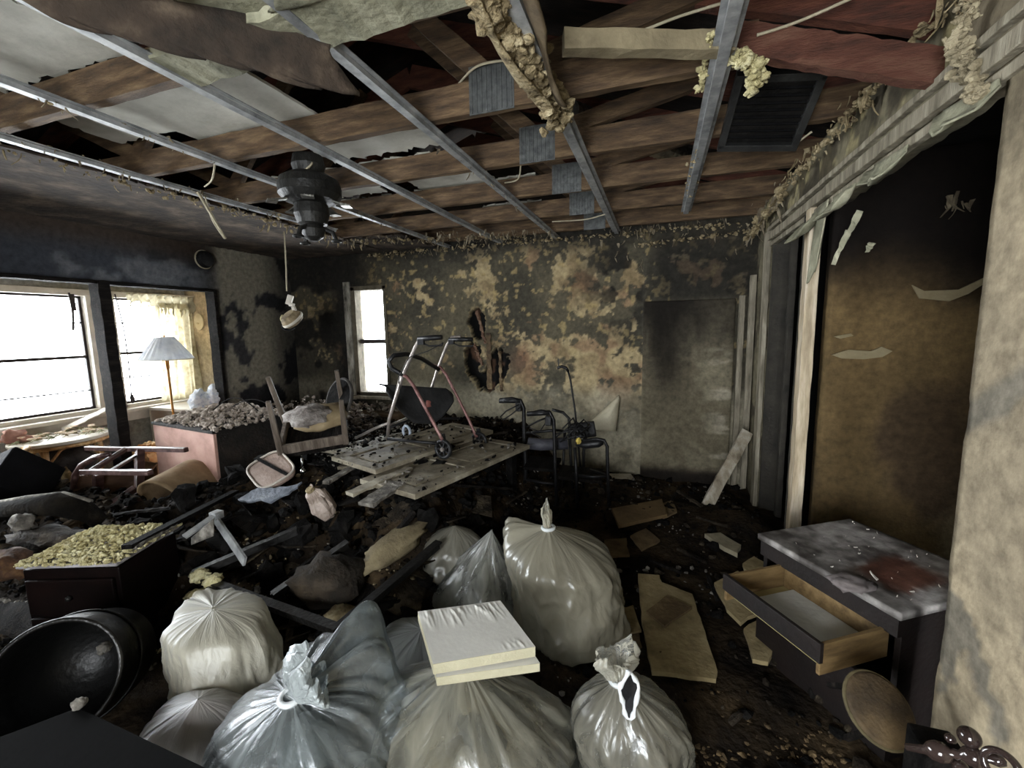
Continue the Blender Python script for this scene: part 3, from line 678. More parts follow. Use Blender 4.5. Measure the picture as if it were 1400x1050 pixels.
# foil duct and wires in the roof space
d0, d1 = Vector((-.50, 2.60, 2.74)), Vector((.25, 3.70, 2.74)); n = 60; path = [d0.lerp(d1, i/n) for i in range(n+1)]
cpart(MB().tube(path, [.062+.006*(i % 2) for i in range(n+1)], 16), 'foil_duct', mat('crinkled_foil', [(150, 146, 136), (190, 188, 180)], scale=14, rough=.28, metal=1, bump=.5))
def wire(pts, r=.005, m_=None, name='wire', n=14):
    pts = [Vector(p) for p in pts]; out = []
    for i in range(len(pts)-1):
        a, b, c, d = pts[max(i-1, 0)], pts[i], pts[i+1], pts[min(i+2, len(pts)-1)]
        for k in range(n):
            t = k/n; out.append(.5*((2*b)+(c-a)*t+(2*a-5*b+4*c-d)*t*t+(3*b-a-3*c+d)*t**3))
    out.append(pts[-1])
    return MB().tube(out, r, 6)
M_wire = mat('smoked_cable', [(150, 140, 116), (196, 186, 160)], scale=10)
for pts in ([P(770, 55, Z=2.62), P(850, 50, Z=2.62), P(930, 22, Z=2.62), P(985, 5, Z=2.6)], [P(615, 130, Z=2.6), P(650, 92, Z=2.62), P(695, 82, Z=2.62)], [P(1035, 48, Z=2.5), P(1090, 30, Z=2.52), P(1170, -5, Z=2.55)],
            [P(690, 250, Z=2.55), P(708, 245, Z=2.55), P(712, 226, Z=2.6)], [P(755, 303, Z=2.43), P(800, 300, Z=2.43), P(830, 292, Z=2.44)], [P(800, 80, Z=2.6), P(840, 88, Z=2.55), P(900, 75, Z=2.6), P(960, 55, Z=2.6)],
            [P(1020, 185, Z=2.45), P(1045, 205, Z=2.42), P(1080, 200, Z=2.42), P(1110, 180, Z=2.45)], [P(280, 268, Z=2.4), P(290, 300, Z=2.3), P(306, 325, Z=2.2)], [P(294, 222, Z=2.45), P(290, 245, Z=2.4), P(280, 255, Z=2.4)]):
    cpart(wire(pts), 'wire', M_wire, smooth=True)
cpart(MB().bar(P(270, 262, Z=2.40), P(308, 326, Z=2.17), .012, .012, seg=6, jit=.002), 'dangling_lath', M_wire)
cpart(MB().bar(P(770, 58, Y=1.5), P(1000, 62, Y=1.7), .05, .06, seg=10, jit=.003), 'strut', mat('pale_brace', [(96, 86, 66), (146, 134, 106)], scale=6))

# return-air grille hanging beside the fifth channel
v = empty('vent_grille', (.43, 2.32, 2.44), label='square black vent grille with louvres dangling among the roof timbers', cat='vent')
VM = Euler((R(-38), R(6), R(4))).to_matrix().to_4x4(); VM.translation = (.43, 2.32, 2.47)
def vb(mb, c, sz): mb.add([VM @ (Vector(c)+Vector((x*sz[0]/2, y*sz[1]/2, z*sz[2]/2))) for z in (-1, 1) for x, y in ((-1, -1), (1, -1), (1, 1), (-1, 1))], [(3, 2, 1, 0), (4, 5, 6, 7), (0, 1, 5, 4), (1, 2, 6, 5), (2, 3, 7, 6), (3, 0, 4, 7)])
mb = MB()
for c, sz in (((0, -.15, 0), (.34, .03, .04)), ((0, .15, 0), (.34, .03, .04)), ((-.155, 0, 0), (.03, .3, .04)), ((.155, 0, 0), (.03, .3, .04))): vb(mb, c, sz)
mb.build('grille_frame', mat('vent_frame_metal', [(36, 36, 36), (66, 66, 64)], scale=9, rough=.45, metal=.4), v, world=True, bevel=.002)
for k in range(9):
    mb = MB(); vb(mb, (0, -.12+.03*k, 0), (.3, .016, .006)); mb.build('louvre', M_blackm, v, world=True)
mb = MB(); vb(mb, (0, 0, .1), (.3, .28, .14)); mb.build('duct_box', M_black, v, world=True)

# ------------------------------------------------------------------ ceiling fan
fx, fy = -1.81, 2.0
t = empty('ceiling_fan', (fx, fy, 2.08), label='black burnt ceiling fan without blades hanging from the bare joists', cat='ceiling fan')
T = lambda z: Matrix.Translation((fx, fy, z))
def L(name, prof, z, m_=M_black, par=t, n=28, xy=None): return MB().lathe(prof, n, Matrix.Translation((*(xy or (fx, fy)), z))).build(name, m_, par, world=True, smooth=False, bevel=.0)
M_fan = mat('scorched_fan_metal', [(20, 20, 19), (44, 43, 40)], scale=7, rough=.5, bump=.3, metal=.3)
L('canopy', [(.03, .10), (.075, .10), (.085, .05), (.07, 0), (.035, -.01)], 2.38, M_fan)
L('rod', [(.02, 0), (.02, .12)], 2.33, M_fan)
mo = L('motor_housing', [(.04, .10), (.11, .10), (.15, .075), (.16, .04), (.16, -.0), (.135, -.03), (.09, -.045), (.05, -.05)], 2.28, M_fan, n=36)
for k in range(5):
    a = 2*math.pi*k/5+.35; c, s_ = math.cos(a), math.sin(a)
    b = MB().bar((fx+.12*c, fy+.12*s_, 2.245), (fx+.19*c, fy+.19*s_, 2.225), .045, .008).box((fx+.19*c, fy+.19*s_, 2.222), (.05, .06, .008), (0, 0, a))
    for dx in (-.015, .015): b.blob((fx+.19*c-dx*s_, fy+.19*s_+dx*c, 2.229), (.007, .007, .007), k, 1, .05)
    b.build('blade_bracket', mat('sooty_chrome', [(90, 90, 86), (170, 168, 160)], scale=12, metal=.9, rough=.3), t, world=True)
L('switch_housing', [(.05, .06), (.085, .05), (.09, 0), (.075, -.05), (.05, -.06)], 2.18, M_fan)
L('light_fitter', [(.05, .03), (.065, 0), (.05, -.04), (.02, -.06)], 2.10, M_fan)
for k in range(3):
    a = 2*math.pi*k/3+.6
    b = MB().tube([(fx+.05*math.cos(a), fy+.05*math.sin(a), 2.11), (fx+.10*math.cos(a), fy+.10*math.sin(a), 2.09), (fx+.115*math.cos(a), fy+.115*math.sin(a), 2.05)], .012, 8)
    b.torus((fx+.118*math.cos(a), fy+.118*math.sin(a), 2.045), .022, .007); b.build('lamp_arm', M_fan, t, world=True)
wire([(fx, fy, 2.47), (fx+.07, fy-.05, 2.42), (fx+.05, fy-.08, 2.38)]).build('wire', M_wire, t, world=True)

# lamp fitting hanging by its cable
hx = P(392, 420, Y=3.2)
t = empty('hanging_light_fitting', (hx.x, 3.2, hx.z), label='burnt round light fitting dangling on a pale cable before the dark corner', cat='lamp')
c0 = P(389, 325, Y=3.2); pts = [c0+Vector((0, 0, .25)), c0, P(391, 365, Y=3.2), P(392, 398, Y=3.2)]
wire(pts, .006).build('cable', M_wire, t, world=True, smooth=True)
c1 = P(396, 410, Y=3.2); MB().box(c1, (.05, .03, .09), (0, R(20), .3)).box(c1+Vector((.02, 0, -.045)), (.04, .035, .03), (0, R(10), .2)).box(c1+Vector((.05, 0, -.10)), (.03, .03, .08), (0, R(-20), .2)).build('junction_block', M_white, t, world=True, bevel=.004)
c2 = P(400, 437, Y=3.2); q = Matrix.Translation(c2) @ Euler((R(35), R(-25), .2)).to_matrix().to_4x4()
MB().lathe([(.02, .07), (.07, .065), (.095, .03), (.10, -.01), (.085, -.035), (.04, -.05)], 24, q).build('housing', mat('scorched_cream_plastic', [(70, 60, 46), (140, 124, 96), (180, 164, 132)], scale=9, bump=.4), t, world=True)
MB().lathe([(.102, -.012), (.106, .0), (.102, .012)], 24, q, cap=False).build('rim', M_white, t, world=True, solid=.003)
MB().blob(c2+Vector((-.06, 0, -.07)), (.06, .06, .035), 3, 2, .4).build('melted_base', M_char, t, world=True)
MB().blob(c2+Vector((-.095, -.02, .01)), (.02, .02, .035), 5, 2, .3).build('foam_gasket', M_insul, t, world=True)
# burnt smoke alarm on the header
c3 = P(300, 358, Y=3.45)
t = empty('smoke_alarm', c3, label='melted black smoke alarm on the wall above the window opening', cat='alarm')
q = Matrix.Translation((XL+.03, 3.35, P(300, 358, X=XL).z)) @ Euler((0, R(90), 0)).to_matrix().to_4x4()
MB().lathe([(.085, -.03), (.085, .0), (.07, .03), (.02, .04)], 24, q).build('housing', M_black, t, world=True)
MB().lathe([(.092, -.03), (.095, -.02), (.09, -.01)], 24, q, cap=False).build('base_ring', M_wire, t, world=True, solid=.003)

# ------------------------------------------------------------------ the sunroom's contents
M_cane = mat('honey_rattan', [(150, 112, 70), (196, 160, 112), (222, 192, 150)], scale=9, rough=.6, stretch=(3, 3, 1))
tz = .66; tc_ = P(84, 597, Z=tz); ta, tb_ = .36, .30
t = empty('oval_table', (tc_.x, tc_.y, 0), label='white oval rattan side table with dried flowers under the big window', cat='table')
ov = [(ta*math.cos(a)*.8, tb_*math.sin(a)*1.12) for a in (2*math.pi*i/40 for i in range(40))]
MB().slab(ov, tz-.03, tz).build('table_top', M_white, t, bevel=.008)
MB().tube([(x*.93, y*.93, tz-.05) for x, y in ov], .016, 8, closed=True).build('rim_band', M_cane, t, smooth=True)
for i in range(4):
    a = math.pi/4+i*math.pi/2; x, y = .22*math.cos(a), .26*math.sin(a)
    MB().tube([(x, y, tz-.04), (x*1.05, y*1.05, tz-.15), (x*.95, y*.95, .3), (x*1.2, y*1.2, 0.0)], .02, 8).build('leg', M_cane, t, smooth=True)
    b = a+math.pi/2; x2, y2 = .22*math.cos(b), .26*math.sin(b)
    MB().tube([(x*1.0, y*1.0, tz-.20), ((x*.75+x2*.25), (y*.75+y2*.25), tz-.09), ((x+x2)/2, (y+y2)/2, tz-.06), ((x*.25+x2*.75), (y*.25+y2*.75), tz-.09), (x2, y2, tz-.20)], .011, 6).build('arched_brace', M_cane, t, smooth=True)
# dried flowers and leaves on the table
g = random.Random(4)
t = empty('flower_spray', (tc_.x-.02, tc_.y, tz), rz=1.2, label='spray of faded artificial flowers lying on the white oval table', cat='flowers')
mb = MB(); fl = MB(); lf = MB()
for k in range(26):
    x, y = g.uniform(-.26, .26), g.uniform(-.16, .16); h = g.uniform(.01, .05)
    mb.tube([(x-.05, y, .006), (x, y+.02, h), (x+.06, y+.03, .012)], .003, 5)
    for q in range(5):
        a = q*1.256+k; fl.blob((x+.014*math.cos(a), y+.014*math.sin(a), h+.01), (.014, .009, .006), k+q, 1, .2)
for k in range(34):
    x, y = g.uniform(-.27, .27), g.uniform(-.19, .19); a = g.uniform(0, 6.3); l = g.uniform(.04, .09); q = Matrix.Rotation(a, 3, 'Z')
    vs = [Vector((x, y, .008)) + q @ Vector(p) for p in ((0, 0, 0), (l*.5, l*.22, .02), (l, 0, .006), (l*.5, -l*.22, .018), (l*.5, 0, .028))]
    lf.add(vs, [(0, 1, 4), (1, 2, 4), (2, 3, 4), (3, 0, 4)])
mb.build('stem', mat('dry_stem', [(96, 84, 56), (130, 118, 80)]), t); fl.build('petals', mat('faded_petals', [(200, 176, 150), (226, 214, 190), (206, 140, 110)], scale=30), t, kind='stuff')
lf.build('leaves', mat('dusty_leaf', [(96, 104, 76), (150, 152, 120), (186, 182, 156)], scale=14), t, solid=.002)
q = tc_+Vector((-.12, -.25, .0)); t = tag(MB().blob((q.x, q.y, tz+.05), (.06, .07, .06), 4, 3, .5).blob((q.x+.05, q.y+.04, tz+.03), (.05, .05, .035), 6, 3, .4).build('crumpled_cloth', mat('faded_pink_cloth', [(140, 96, 84), (180, 140, 124)]), smooth=True), 'small faded pink cloth heap on the near end of the oval table', 'cloth')
q = P(118, 590, Z=tz+.01)
t = tag(MB().ragged([(-.2, -.05), (.2, -.04), (.21, .05), (-.18, .06)], Matrix.Translation((q.x-.18, q.y+.1, tz+.09)) @ Euler((.3, -.45, 1.0)).to_matrix().to_4x4(), .012, jag=.01, seed=4).build('plaster_flake', mat('white_flake', [(190, 184, 170), (214, 208, 198)])), 'long pale flake of plaster propped on the flowers against the sill', 'plaster')
# rattan chair at the edge of the picture
cx_, cy_ = P(8, 625, Z=.62).x-.1, P(8, 625, Z=.62).y-.12
t = empty('rattan_chair', (cx_, cy_, 0), rz=R(15), label='honey coloured rattan armchair at the left edge beside the oval table', cat='chair')
arc = [(.27*math.cos(a), .27*math.sin(a), .62+.04*math.sin(2*a)) for a in (math.pi*2*i/24 for i in range(25))]
MB().tube(arc, .02, 8).build('top_rail', M_cane, t, smooth=True)
for k in range(12):
    a = 2*math.pi*k/12; MB().tube([(.27*math.cos(a), .27*math.sin(a), .62), (.23*math.cos(a), .23*math.sin(a), .38)], .008, 6).build('spindle', M_cane, t, smooth=True)
MB().lathe([(.0, .36), (.25, .36), (.26, .385), (.25, .40), (0, .40)], 24, cap=False).build('seat', M_cane, t)
for k in range(4):
    a = math.pi/4+k*math.pi/2; MB().tube([(.2*math.cos(a), .2*math.sin(a), .37), (.25*math.cos(a), .25*math.sin(a), 0)], .018, 8).build('leg', M_cane, t, smooth=True)
# white shelf and bag at the end wall
sx0, sy0 = -5.30, 3.22
t = empty('white_shelf_unit', (-4.98, 3.5, 0), label='low white shelf unit behind the pink dresser below the lace curtain', cat='shelf')
for n_, c, sz in (('top_board', (-4.98, 3.50, .735), (.74, .58, .03)), ('side_board', (-5.33, 3.50, .36), (.03, .56, .72)), ('side_board', (-4.63, 3.50, .36), (.03, .56, .72)), ('back_board', (-4.98, 3.77, .36), (.68, .015, .72)), ('shelf_board', (-4.98, 3.5, .36), (.66, .54, .02))):
    MB().box(c, sz).build(n_, M_white, t, world=True, bevel=.003)
q = P(222, 602, Y=3.15); tag(MB().box((q.x, 3.14, q.z), (.07, .03, .17)).box((q.x, 3.12, q.z), (.04, .02, .06)).build('wall_socket_box', M_white, bevel=.006), 'small white plastic box fixed to the front of the white shelf', 'box')
bx, by = -4.72, 3.36
t = tag(MB().blob((bx, by, .82), (.11, .10, .12), 2, 3, .6, 2.6).blob((bx+.15, by+.06, .84), (.09, .09, .13), 7, 3, .65, 2.8).build('fabric_bundle', mat('blue_white_print_cloth', [(150, 164, 190), (214, 218, 222), (226, 228, 230)], scale=26, bump=.4), smooth=True), 'bundle of blue and white printed cloth behind the ash-covered dresser', 'cloth')
# lamp
lx = -4.85; a0, a1 = P(228, 461, X=lx), P(228, 491, X=lx); ly = a1.y
t = empty('floor_lamp', (lx, ly, 0), label='standing lamp with a pleated pale conical shade before the second window', cat='lamp')
prof = [(.235, a1.z-.0), (.18, a1.z+.08), (.08, a0.z), ]
npl = 48; mb = MB(); vs = []; fs = []
for i, (r, z) in enumerate(prof):
    for j in range(npl): k = 1+(.018 if j % 2 else -.018); A = 2*math.pi*j/npl; vs.append((r*k*math.cos(A), r*k*math.sin(A), z))
for i in range(len(prof)-1):
    for j in range(npl): j2 = (j+1) % npl; fs.append((i*npl+j, i*npl+j2, (i+1)*npl+j2, (i+1)*npl+j))
mb.add(vs, fs).build('lamp_shade', mat('pleated_shade_cloth', [(206, 210, 216), (230, 232, 234), (190, 196, 206)], scale=7, trans=.55), t, solid=.003)
M_brass = mat('brass', [(150, 100, 46), (190, 140, 76)], scale=10, metal=.8, rough=.35)
MB().torus((0, 0, a1.z), .236, .006, n=48, k=6).build('shade_rim', M_white, t, smooth=True)
for k in range(3):
    A = k*2.094; MB().tube([(0, 0, a0.z-.02), (.08*math.cos(A), .08*math.sin(A), a0.z)], .003, 5).build('shade_spoke', M_brass, t)
MB().lathe([(.016, a1.z-.10), (.018, a1.z-.02), (.028, a1.z), (.03, a1.z+.04), (.02, a1.z+.07), (.01, a0.z-.02), (.006, a0.z+.02)], 16).build('lamp_socket', M_brass, t, smooth=True)
MB().tube([(0, 0, .03), (0, 0, a1.z-.09)], .011, 10).build('pole', M_brass, t, smooth=True)
MB().lathe([(.15, 0), (.15, .02), (.05, .035), (.015, .06)], 24).build('base', M_brass, t)
# lace curtain with valance, each fold its own geometry
M_lace = mat('smoke_yellowed_lace', [(176, 168, 142), (214, 208, 188), (232, 228, 212)], scale=16, rough=.95, bump=.3, trans=.7, open_=.12)
cy0, cy1 = 3.42, SYE-.03; xw = SX+.13
t = empty('lace_curtain', (xw, cy1, 1.3), label='yellowed lace curtain gathered at the corner of the second window', cat='curtain')
def cur(u, v):
    y = cy0+(cy1-cy0)*u + (.10*(v)**2)*(u-1)*.3; z = 1.90-v*(1.90-.78)
    return Vector((xw+.035*math.sin(u*40+.6*math.sin(v*5))+.02*math.sin(u*17+v*3), y, z))
MB().sheet(cur, 70, 24).build('drape', M_lace, t, world=True, smooth=True, solid=.002)
def val(u, v):
    y = 3.14+(cy1-3.14)*u; dz = (.13+.14*max(0, u-.35)**1.2)*(.75+.25*abs(math.sin(u*22)))*(1 if u > .3 else .75)
    return Vector((xw+.03+.03*math.sin(u*52)*(.5+v)+.01*math.sin(u*90+v*9), y, 1.985-v*dz))
MB().sheet(val, 130, 10).build('valance', M_lace, t, world=True, smooth=True, solid=.002)
mb = MB(); gg = random.Random(3)
for k in range(40):
    u = k/40; p = val(u, 1); mb.tube([p, p+Vector((gg.uniform(-.01, .01), gg.uniform(-.015, .015), -.03)), p+Vector((gg.uniform(-.01, .01), gg.uniform(-.02, .02), -.05-.03*gg.random()))], .005, 4)
mb.build('ruffle', M_lace, t, world=True, kind='stuff')
MB().tube([(xw+.03, 3.1, 1.99), (xw+.03, SYE-.005, 1.99)], .008, 8).build('curtain_rod', M_white, t, world=True)
# cords and a torn shred over the panes
for i, (a_, lab) in enumerate(((((157, 402), (164, 428), (170, 455), (176, 500), (180, 545)), 'thin dark blind cord hanging across the second window'), (((94, 400), (99, 425), (101, 450)), 'shredded dark blind strip hanging in the big window'))):
    pts = [P(x, y, X=SX+.11) for x, y in a_]; o = wire(pts, .006 if i == 0 else .009)
    if i: o.bar(P(98, 402, X=SX+.11), P(102, 425, X=SX+.11), .035, .004, up=(1, 0, 0)).bar(P(100, 425, X=SX+.11), P(100, 452, X=SX+.11), .016, .004, up=(1, 0, 0))
    else: o.blob(P(181, 545, X=SX+.11), (.02, .02, .05), 2, 2, .3)
    tag(o.build('blind_cord', M_sash), lab, 'cord')
q = P(237, 447, Y=SYE-.02); qq = P(273, 440, Y=SYE-.02)
t = tag(MB().slab([(.075*math.cos(a), .10*math.sin(a)) for a in (2*math.pi*i/24 for i in range(24))], 0, .015, Matrix.Translation(qq) @ Euler((R(90), 0, 0)).to_matrix().to_4x4()).blob(qq+Vector((.0, -.03, -.02)), (.018, .02, .018), 1, 1, .1).build('wall_hook_plate', mat('cream_plate', [(196, 176, 136), (222, 206, 172)]), bevel=.002), 'cream oval plate with a hook on the beige end wall', 'wall plate')

# ------------------------------------------------------------------ pink dresser with its load of ash
t = empty('pink_dresser', (-3.72, 2.82, 0), rz=R(-8.5), label='pink dresser with a dark side, buried under grey insulation beside the window opening', cat='dresser')
M_pink = mat('faded_pink_paint', [(150, 112, 100), (186, 146, 132), (200, 164, 150)], scale=4, rough=.7, bump=.15)
M_darkside = mat('dark_side', [(14, 12, 11), (34, 29, 25), (56, 46, 38)], scale=6, bump=.6)  # dark tone for the right side, back and top
w_, d_, h_ = .92, .66, .76
MB().box((0, -d_/2+.012, h_/2), (w_, .024, h_)).build('front_panel', M_pink, t, bevel=.003)
MB().box((w_/2-.012, .0, h_/2), (.024, d_-.05, h_)).build('side_panel', M_darkside, t); MB().box((-w_/2+.012, .0, h_/2), (.024, d_-.05, h_)).build('side_panel', M_pink, t)
MB().box((0, d_/2-.012, h_/2), (w_-.05, .02, h_)).build('back_panel', M_darkside, t)
MB().box((0, 0, h_+.012), (w_+.02, d_+.02, .024)).build('top', M_darkside, t, bevel=.004)
def pile(name, label, c, rz, sx, sy, hgt, n, size, seed, m_, cat='insulation', sub=2, dens=None):
    gg = np.random.RandomState(seed); pts = []; sz = []
    while len(pts) < n:
        x, y = gg.uniform(-sx, sx), gg.uniform(-sy, sy); k = max(0, 1-(abs(x)/sx)**3)*max(0, 1-(abs(y)/sy)**3)
        s_ = size[0]+(size[1]-size[0])*gg.rand()**2
        z = s_*.4+hgt*k*(.3+.7*gg.rand())*(.6+.8*float(fbm(np.array([x*5+seed]), np.array([y*5]), 3, seed)[0]))
        pts.append((c[0]+x*math.cos(rz)-y*math.sin(rz), c[1]+x*math.sin(rz)+y*math.cos(rz), c[2]+z)); sz.append(s_)
    v, f = chunks(pts, sz, seed, .7, sub, .2)
    return tag(mesh_obj(name, v, f.tolist(), m_), label, cat, kind='stuff')
pile('insulation_pile', 'heap of ash-coated grey insulation on top of the pink dresser', (-3.70, 2.84, .784), R(-8.5), .47, .34, .10, 1100, (.008, .032), 11, M_insul_p)
pile('insulation_pile', 'low drift of grey insulation along the dark wall behind the dresser', (-3.62, 3.75, .50), R(0), .75, .5, .30, 1200, (.008, .036), 12, mat('sooted_insulation', [(60, 54, 48), (110, 100, 90), (170, 158, 146)], scale=9, rough=1, bump=.9))
pile('insulation_pile', 'pale insulation lying on the sill ledge under the back window', ((W0+W1)/2, YB-.09, .58), 0, .34, .08, .13, 90, (.015, .04), 13, M_insul_p)
tag(MB().box(((W0+W1)/2+.1, YB-.12, .40), (.75, .18, .36)).build('window_ledge_box', mat('brown_ledge', [(96, 76, 56), (140, 116, 88)], scale=5)), 'brown boxed ledge under the back window', 'ledge')
q0 = [P(290+i*9, 562-18*math.sin(math.pi*i/7), Y=2.75) for i in range(8)]
tag(wire(q0, .005).build('bent_wire', M_charwood), 'bent dark wire looping out of the insulation on the dresser', 'wire')
q0 = [P(318+i*9, 556-10*math.sin(math.pi*i/6), Y=2.9) for i in range(7)]
tag(wire(q0, .004).build('bent_wire', M_charwood), 'small wire hoop above the insulation right of the first wire', 'wire')

# ------------------------------------------------------------------ chairs
M_oak = mat('ash_dusted_wood', [(60, 51, 43), (98, 87, 76), (136, 124, 112)], scale=6, rough=.7, bump=.3, stretch=(4, 4, .6))
def frame_for(c, rot): return dict(loc=c, rot=rot)
cu = P(431, 592, Y=2.60)
t = empty('upturned_chair', cu, rot=(R(15), R(-5), R(38)), label='wooden dining chair lying upside down with legs in the air', cat='chair')
s_ = .215
for (x, y, l, lx_, ly_) in ((-s_, -s_, .40, 0, 0), (s_, -s_, .33, .02, 0), (s_, s_, .40, 0, .01), (-s_, s_, .42, -.05, 0)):
    MB().bar((x, y, -.02), (x+lx_, y+ly_, l), .042, .042, up=(1, 0, 0), taper=.72, seg=6, jit=.001).build('leg', M_oak, t, bevel=.004)
for a, b in (((-s_, -s_), (s_, -s_)), ((s_, -s_), (s_, s_)), ((s_, s_), (-s_, s_)), ((-s_, s_), (-s_, -s_))):
    MB().bar((*a, .02), (*b, .02), .025, .07).build('apron', M_oak, t, bevel=.003)
MB().box((0, 0, -.03), (.46, .46, .035)).build('seat', M_charwood, t, bevel=.01)
for sx_ in (-1, 1): MB().bar((sx_*.18, s_, -.03), (sx_*.17, s_+.07, -.42), .035, .03, up=(0, 1, 0), seg=5, jit=.002).build('back_post', M_charwood, t, bevel=.003)
MB().bar((-.18, s_+.05, -.34), (.18, s_+.05, -.34), .02, .07).build('back_rail', M_charwood, t, bevel=.003)
q = P(438, 570, Y=2.60)
t = empty('burst_cushion', q, rot=(R(15), R(-5), R(38)), label='burst seat cushion with ash on it lying inside the upturned chair', cat='cushion')
MB().blob((0, 0, .0), (.20, .19, .075), 8, 3, .25).build('cover', mat('tan_vinyl', [(130, 112, 84), (170, 152, 118)], scale=5, rough=.6), t, smooth=True)
MB().blob((-.07, -.05, .05), (.16, .15, .06), 5, 3, .34, 2.4).build('exposed_foam', mat('ashy_foam', [(70, 64, 60), (140, 132, 126), (190, 184, 178)], scale=10, bump=.8), t, smooth=True)
q = P(464, 545, Y=2.85)
t = empty('oval_chair_back', q, rot=(R(72), R(4), R(-18)), label='charred black oval chair back standing behind the upturned chair', cat='chair back')
ovp = [(.155*math.cos(a), .16*math.sin(a)) for a in (2*math.pi*i/32 for i in range(32))]
MB().slab(ovp, -.012, .012).build('panel', M_char, t, bevel=.004); MB().tube([(x, y, 0) for x, y in ovp], .014, 8, closed=True).build('rim', mat('burnt_rim', [(36, 34, 32), (74, 70, 66)]), t, smooth=True)
MB().bar((-.05, -.15, 0), (-.06, -.36, 0), .035, .03).bar((.05, -.15, 0), (.06, -.36, 0), .035, .03).build('stub', M_char, t)
# chair tipped on its back by the window
q = P(150, 662, Y=2.05)
t = empty('tipped_chair', (q.x, 2.05, q.z), rot=(R(90), R(2), R(6)), label='dark dining chair tipped on its side with its legs pointing right', cat='chair')
M_mah = mat('dark_mahogany', [(40, 26, 24), (74, 52, 48), (110, 88, 84)], scale=6, rough=.35, bump=.1, stretch=(4, 4, .6))
M_under = mat('chair_underside_ply', [(66, 48, 36), (96, 72, 54)], scale=4, stretch=(1, 4, 1))
def rel(px, py, y): return P(px, py, Y=y)
def wbar(n_, a, b, w_, h_, m_, up=(0, 1, 0), bev=.004, **k): return MB().bar(a, b, w_, h_, up, **k).build(n_, m_, t, world=True, bevel=bev)
wbar('leg', rel(118, 613, 2.25), rel(255, 615, 2.25), .035, .035, M_mah); wbar('leg', rel(112, 645, 1.85), rel(206, 646, 1.85), .035, .035, M_mah)
wbar('leg', rel(146, 694, 1.85), rel(186, 667, 2.0), .035, .05, M_mah); wbar('leg', rel(150, 716, 1.8), rel(190, 682, 1.9), .035, .035, M_mah)
wbar('brace', rel(118, 648, 1.87), rel(172, 614, 2.22), .03, .03, M_mah); wbar('brace', rel(150, 645, 1.87), rel(192, 619, 2.22), .02, .025, M_mah)
wbar('stretcher', rel(191, 617, 2.2), rel(190, 690, 2.0), .05, .05, M_mah); wbar('stretcher', rel(134, 648, 1.95), rel(134, 694, 1.95), .05, .05, M_mah)
mb = MB(); corners = [rel(98, 652, 1.88), rel(185, 640, 2.15), rel(190, 690, 2.1), rel(104, 712, 1.85)]; nrm = (corners[1]-corners[0]).cross(corners[3]-corners[0]).normalized()
mb.add(corners+[c+nrm*.03 for c in corners], [(0, 1, 2, 3), (7, 6, 5, 4), (0, 4, 5, 1), (1, 5, 6, 2), (2, 6, 7, 3), (3, 7, 4, 0)]); mb.build('seat_panel', M_under, t, world=True, bevel=.004)
pts = [rel(100, 668, 1.86), rel(103, 650, 1.87), rel(112, 636, 1.88), rel(128, 626, 1.88), rel(150, 621, 1.9)]
MB().tube(pts, [.02, .022, .022, .02, .015], 8).build('curved_apron', M_mah, t, world=True, smooth=True)
q = P(92, 638, Y=2.3)
t = empty('charred_seat_pad', q, rot=(R(40), R(30), 0), label='round scorched grey seat pad with a tan tear behind the tipped chair', cat='cushion')
MB().blob((0, 0, 0), (.22, .20, .10), 12, 3, .25).build('cover', mat('sooty_cloth', [(30, 28, 30), (70, 68, 70), (104, 100, 98)], scale=5, bump=.4), t, smooth=True)
MB().blob(P(92, 655, Y=2.16), (.045, .03, .11), 6, 3, .3).build('exposed_foam', M_insul_d, t, world=True, smooth=True)
pile('insulation_pile', 'lumpy pale insulation on the floor between the tipped chair and sunroom table', (-3.95, 2.05, .10), .4, .45, .4, .16, 800, (.01, .032), 14, M_insul_p)
pile('insulation_pile', 'orange tinged insulation heap on a carton left of the pink dresser', (P(212, 606, Y=2.75).x-.05, 2.75, P(212, 625, Y=2.75).z), 0, .17, .15, .10, 70, (.025, .06), 15, mat('orange_insulation', [(150, 96, 50), (200, 160, 108), (222, 200, 160)], scale=9, bump=.9))
q = P(215, 655, Y=2.78); zt = P(212, 628, Y=2.75).z
t = empty('cardboard_carton', (q.x-.05, 2.76, 0), rz=R(20), label='crushed brown cardboard carton left of the pink dresser', cat='carton')
M_card = mat('smoked_cardboard', [(100, 82, 62), (136, 114, 88), (164, 142, 114)], scale=4, rough=.9, bump=.15)
for c, sz in (((0, -.15, zt/2), (.36, .01, zt)), ((0, .15, zt/2), (.36, .01, zt)), ((.18, 0, zt/2), (.01, .3, zt)), ((-.18, 0, zt/2), (.01, .3, zt)), ((0, 0, zt-.01), (.36, .3, .01))): MB().box(c, sz).build('carton_side', M_card, t)
MB().box((.12, -.22, zt-.03), (.2, .13, .008), (R(25), 0, 0)).build('flap', M_card, t)
